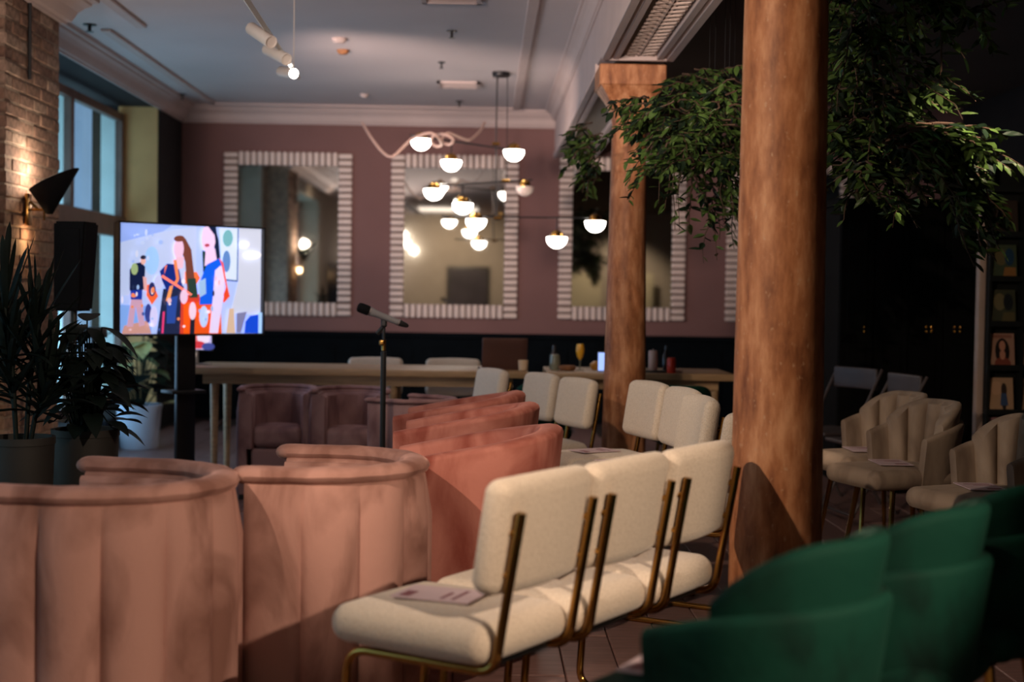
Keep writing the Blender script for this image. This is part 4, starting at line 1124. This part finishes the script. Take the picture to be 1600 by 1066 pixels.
def dracaena(x, y, r, h, top, label, n=46, Lf=.42):
    t = thing('potted_dracaena', label, 'plant', (x, y, 0)); pot(t, r, h, 'darkpot')
    for st in range(4):
        bx_, by_ = random.uniform(-.05, .05), random.uniform(-.04, .04)
        th = top*(1, .8, .58, .38)[st] - .05
        ex, ey = bx_*2.2, by_*2.2
        bm = B(); tube(bm, [(bx_*.6, by_*.6, h-.04), (bx_, by_, h+th*.3), (ex, ey, h+th*.75)], .010, 8); link('stem', bm, 'leafdark', t)
        for k in range(n//2):
            bm = B(); f = k/(n//2); zb_ = h + th*(.35 + .42*f)
            strap_leaf(bm, Vector((ex*f + bx_*(1-f), ey*f + by_*(1-f), zb_)), k*2.4 + st, Lf*random.uniform(.7, 1.05), R(20+62*f+random.uniform(-12, 12)), random.uniform(.15, .5)*(1-.5*f), .044)
            link('leaf', bm, 'leafdark', t)
    return t
dracaena(at(34, 600, 5.6).x, 5.6, .125, .655, .80, 'tall dark strap-leaved plant in a charcoal pot in front of the brick pier', 64, .42)
dracaena(at(60, 600, 6.25).x-.42, 6.5, .13, .60, .75, 'strap-leaved plant beyond the tall dark one, at the left picture edge', 30, .42)
def broad_leaf(bm, base, tipdir, L, w_, droop, n=6):
    d = Vector(tipdir).normalized(); s = d.cross(Vector((0, 0, 1))).normalized(); prev = None
    for k in range(n+1):
        f = k/n; p = base + d*L*f - Vector((0, 0, droop*L*f*f)); ww = w_*math.sin(PI*min(1, f*.93+.06))**.8*(1.15-.4*f) if k < n else .001
        c = bm.verts.new(p - Vector((0, 0, ww*.12))); a = bm.verts.new(p+s*ww/2); b = bm.verts.new(p-s*ww/2)
        if prev: bm.faces.new((prev[0], c, a, prev[1])); bm.faces.new((prev[0], prev[2], b, c))
        prev = (c, a, b)
def bushy(name, x, y, r, h, potmat, label, n, spread, hh, mats, L=(.12, .2), wr=.55, zlow=0.0, taper=.5):
    t = thing(name, label, 'plant', (x, y, 0)); pot(t, r, h, potmat)
    for k in range(n):
        az = k*2.399; f = (k+.5)/n; el = R(-10 + 80*f)
        rr = spread*math.cos(el)*random.uniform(.35, 1); z = h + zlow + hh*(f**.8)*random.uniform(.75, 1.05)
        e = Vector((rr*math.cos(az), rr*math.sin(az), z)); b0 = Vector((.03*math.cos(az), .03*math.sin(az), h-.04))
        m_ = (b0+e)/2 + Vector((0, 0, .08))
        bm = B(); tube(bm, [b0, m_, e], .0035, 5); stem = link('stalk', bm, 'leafdark' if mats[0] == 'leafdark' else 'leafdeep', t)
        bm = B(); ll = random.uniform(*L); broad_leaf(bm, e, (math.cos(az), math.sin(az), random.uniform(-.1, .6)), ll, ll*wr, random.uniform(.2, .9)); link('leaf', bm, mats[k % len(mats)], t)
    return t
pb = at(134, 600, 5.95)
bushy('potted_rubber_plant', pb.x, 5.95, .135, .655, 'darkpot', 'dark broad-leaved plant in a charcoal pot beside the strap-leaved plant', 96, .17, .44, ['leafdark'], (.10, .17), .6)
bw = at(217, 700, 11.1)
t = bushy('potted_monstera', bw.x, 11.1, .172, .345, 'whitepot', 'variegated leafy plant in a pale blue-white pot under the television', 54, .30, .62, ['leafpale', 'leafdark', 'leafdeep', 'leafdark'], (.14, .22), .85)
bm = B(); box(bm, bw.x-.25, bw.x+.30, 10.85, 11.4, 0, .012); 

# ================================================================ HANGING FOLIAGE
def leaf_mesh(L, w_):
    bm = B(); vs = []
    prof = [(0, 0), (.2, .7), (.45, 1), (.75, .62), (1, 0)]
    cen = [bm.verts.new((L*f, 0, -.12*w_*(1 if 0 < f < 1 else 0) - L*.15*f*f)) for f, _ in prof]
    lft = [bm.verts.new((L*f, w_/2*g, .04*w_ - L*.15*f*f)) if g else None for f, g in prof]
    rgt = [bm.verts.new((L*f, -w_/2*g, .04*w_ - L*.15*f*f)) if g else None for f, g in prof]
    for side_ in (lft, rgt):
        bm.faces.new((cen[0], side_[1], cen[1])); 
        for k in (1, 2): bm.faces.new((cen[k], side_[k], side_[k+1], cen[k+1]))
        bm.faces.new((cen[3], side_[3], cen[4]))
    return bm
def mk(bm, mat):
    me = bpy.data.meshes.new('leaf'); bm.to_mesh(me); bm.free(); me.materials.append(M[mat]); return me
LM = [mk(leaf_mesh(.062, .026), 'leafgreen'), mk(leaf_mesh(.050, .022), 'leafgreen'), mk(leaf_mesh(.066, .030), 'leafdeep')]
M['hang'] = plain('hanging_leaf', (.05, .11, .022), .42, 0, .6, 5)
def foliage(label, branches, limit, seed):
    """branches: list of (start, end, droop, leaves)"""
    rnd = random.Random(seed)
    base = branches[0][0]; t = thing('hanging_foliage', label, 'foliage', base)
    cand = []
    tw = B()
    for (a, b, droop, nl) in branches:
        a, b = Vector(a), Vector(b); pts = []
        for k in range(9):
            f = k/8; p = a.lerp(b, f) - Vector((0, 0, droop*f*f)) + Vector((rnd.uniform(-.01, .01), rnd.uniform(-.01, .01), rnd.uniform(-.01, .01))); pts.append(p)
        tube(tw, [p-base for p in pts], .004, 5, rfn=lambda f: .005-.0035*f)
        for k in range(nl):
            f = .15 + .85*k/nl; i = min(7, int(f*8)); p = pts[i].lerp(pts[i+1], f*8-i); d = (pts[i+1]-pts[i]).normalized()
            az = math.atan2(d.y, d.x) + (1 if k % 2 else -1)*rnd.uniform(.4, 1.3)
            cand.append((p, az, rnd.uniform(-.2, .9), rnd.uniform(-.7, .7), rnd.choice((0, 0, 1, 2))))
    link('twigs', tw, 'twig', t)
    for (a, b, droop, nl) in [q for q in branches if q[0][0] > 1.08][::9][:5]:
        a = Vector(a); top = ZC+.1 if a.x > .97 else 2.6 if a.x > .62 else ZC
        bm = B(); tube(bm, [a-base, Vector((a.x, a.y, top))-base], .0013, 5); link('hanging_wire', bm, 'darkmetal', t)
    cand.sort(key=lambda c: (c[0]-Vector((0, 0, CAMZ))).length)
    step = max(1, len(cand)//limit)
    rest = B(); used = 0
    for i, (p, az, el, ro, mi) in enumerate(cand):
        sc_ = rnd.uniform(.75, 1.25)
        if i % step == 0 and used < limit:
            o = bpy.data.objects.new('leaf', LM[mi]); COL.objects.link(o); o.parent = t; o.location = p-base
            o.rotation_euler = (ro, el, az); o.scale = (sc_,)*3; used += 1
        else:
            mt = Matrix.Translation(p-base) @ Euler((ro, el, az)).to_matrix().to_4x4() @ Matrix.Diagonal((sc_, sc_, sc_, 1))
            me = LM[mi]; vmap = [rest.verts.new(mt @ v.co) for v in me.vertices]
            for pl_ in me.polygons:
                fc_ = rest.faces.new([vmap[j] for j in pl_.vertices]); fc_.material_index = 0 if mi < 2 else 1
    if len(rest.verts): 
        o = link('leaves', rest, None, t, False, mats=['leafgreen', 'leafdeep']); o['kind'] = 'stuff'
    else: rest.free()
    return t
rd = random.Random(3)
def spray(region, Y, dY, n, L, droop, nl, out=None):
    """n short branches starting inside a px/py box at depth Y, heading outwards and drooping"""
    res = []
    (x0, y0, x1, y1) = region
    for k in range(n):
        s = at(rd.uniform(x0, x1), rd.uniform(y0, y1), Y + rd.uniform(-dY, dY))
        if out: d = Vector(out) + Vector((rd.uniform(-.5, .5), rd.uniform(-.5, .5), rd.uniform(-.35, .35)))
        else: d = Vector((rd.uniform(-1, 1), rd.uniform(-1, 1), rd.uniform(-.3, .3)))
        e = s + d.normalized()*L*rd.uniform(.6, 1.1)
        if e.z > 3.0: e.z = 2.95
        if s.z > 3.05: s.z = 3.0
        res.append((s, e, droop*rd.uniform(.5, 1.3), nl))
    return res
brs = spray((1300, -60, 1410, 240), 5.4, .4, 85, .30, .15, 20) + spray((1320, 130, 1440, 270), 5.4, .3, 56, .26, .12, 20) + \
      spray((1375, 195, 1440, 240), 5.1, .12, 34, .34, .20, 24, (1, -.2, .12)) + spray((1400, -80, 1580, 20), 5.4, .4, 34, .26, .12, 18) + \
      spray((1440, 225, 1480, 260), 5.0, .1, 22, .24, .20, 20, (.7, -.2, -.5)) + spray((1400, 190, 1455, 230), 4.95, .1, 20, .26, .14, 22, (1, -.3, .1)) + spray((1300, 260, 1400, 300), 5.2, .2, 6, .12, .1, 8) + spray((1330, 10, 1370, 40), 4.9, .1, 7, .14, .25, 16, (.15, 0, -.8))
foliage('mass of hanging green foliage right of the thick pillar', brs, 290, 11)
brs = spray((1050, 110, 1150, 260), 7.1, .5, 76, .32, .16, 22) + spray((1020, 175, 1140, 255), 6.9, .3, 32, .26, .12, 22) + spray((1045, 215, 1075, 230), 6.8, .1, 6, .12, .32, 18, (0, 0, -.8)) + \
      spray((1080, 230, 1140, 280), 7.0, .2, 14, .25, .15, 18, (.4, 0, -.8)) + spray((1000, 150, 1040, 190), 7.0, .2, 12, .2, .1, 18, (-1, 0, .1)) + spray((1110, 300, 1130, 320), 7.0, .1, 3, .10, .18, 12, (0, 0, -1))
foliage('hanging green foliage between the two brown pillars', brs, 260, 12)
brs = spray((920, 190, 945, 240), 8.05, .1, 14, .16, .10, 14, (-1, 0, -.1)) + spray((915, 230, 945, 260), 8.0, .1, 8, .14, .12, 12, (-.6, 0, -.7))
foliage('small dark spray of leaves left of the farther pillar capital', brs, 120, 13)

# ================================================================ BEHIND THE CAMERA (seen only in the mirrors)
t = thing('framed_picture', 'dark framed picture on the rear wall, seen in a mirror', 'picture', (-.41, YB, 1.35))
bm = B(); box(bm, -.48, .48, 0, .03, -.5, .5, .005); link('frame', bm, 'black', t)
bm = B(); box(bm, -.42, .42, .03, .034, -.44, .44); link('canvas', bm, 'picture', t, False)
for k, (x, z) in enumerate(((-1.85, 2.52), (-1.78, 2.33), (-1.62, 2.18))):
    t = thing('wall_globe', ('topmost', 'middle', 'lowest')[k] + ' of three lit globe lamps on the rear wall', 'lamp', (x, YB, z), 0, 'globe lamps on the rear wall')
    bm = B(); bmesh.ops.create_uvsphere(bm, u_segments=16, v_segments=10, radius=.075, matrix=Matrix.Translation((0, .12, 0))); link('globe', bm, 'globe', t)
    bm = B(); tube(bm, [(0, 0, 0), (0, .06, 0)], .02, 8); link('bracket', bm, 'brass', t)
for x in (2.15, 3.3):
    bm = B(); box(bm, x-.38, x+.38, YB+.3, YB+.36, 0, 1.75, .01); o = link('partition', bm, 'partition'); tag(o, 'pale partition panel at the rear, reflected in the third mirror', 'partition', 'pale rear partitions')
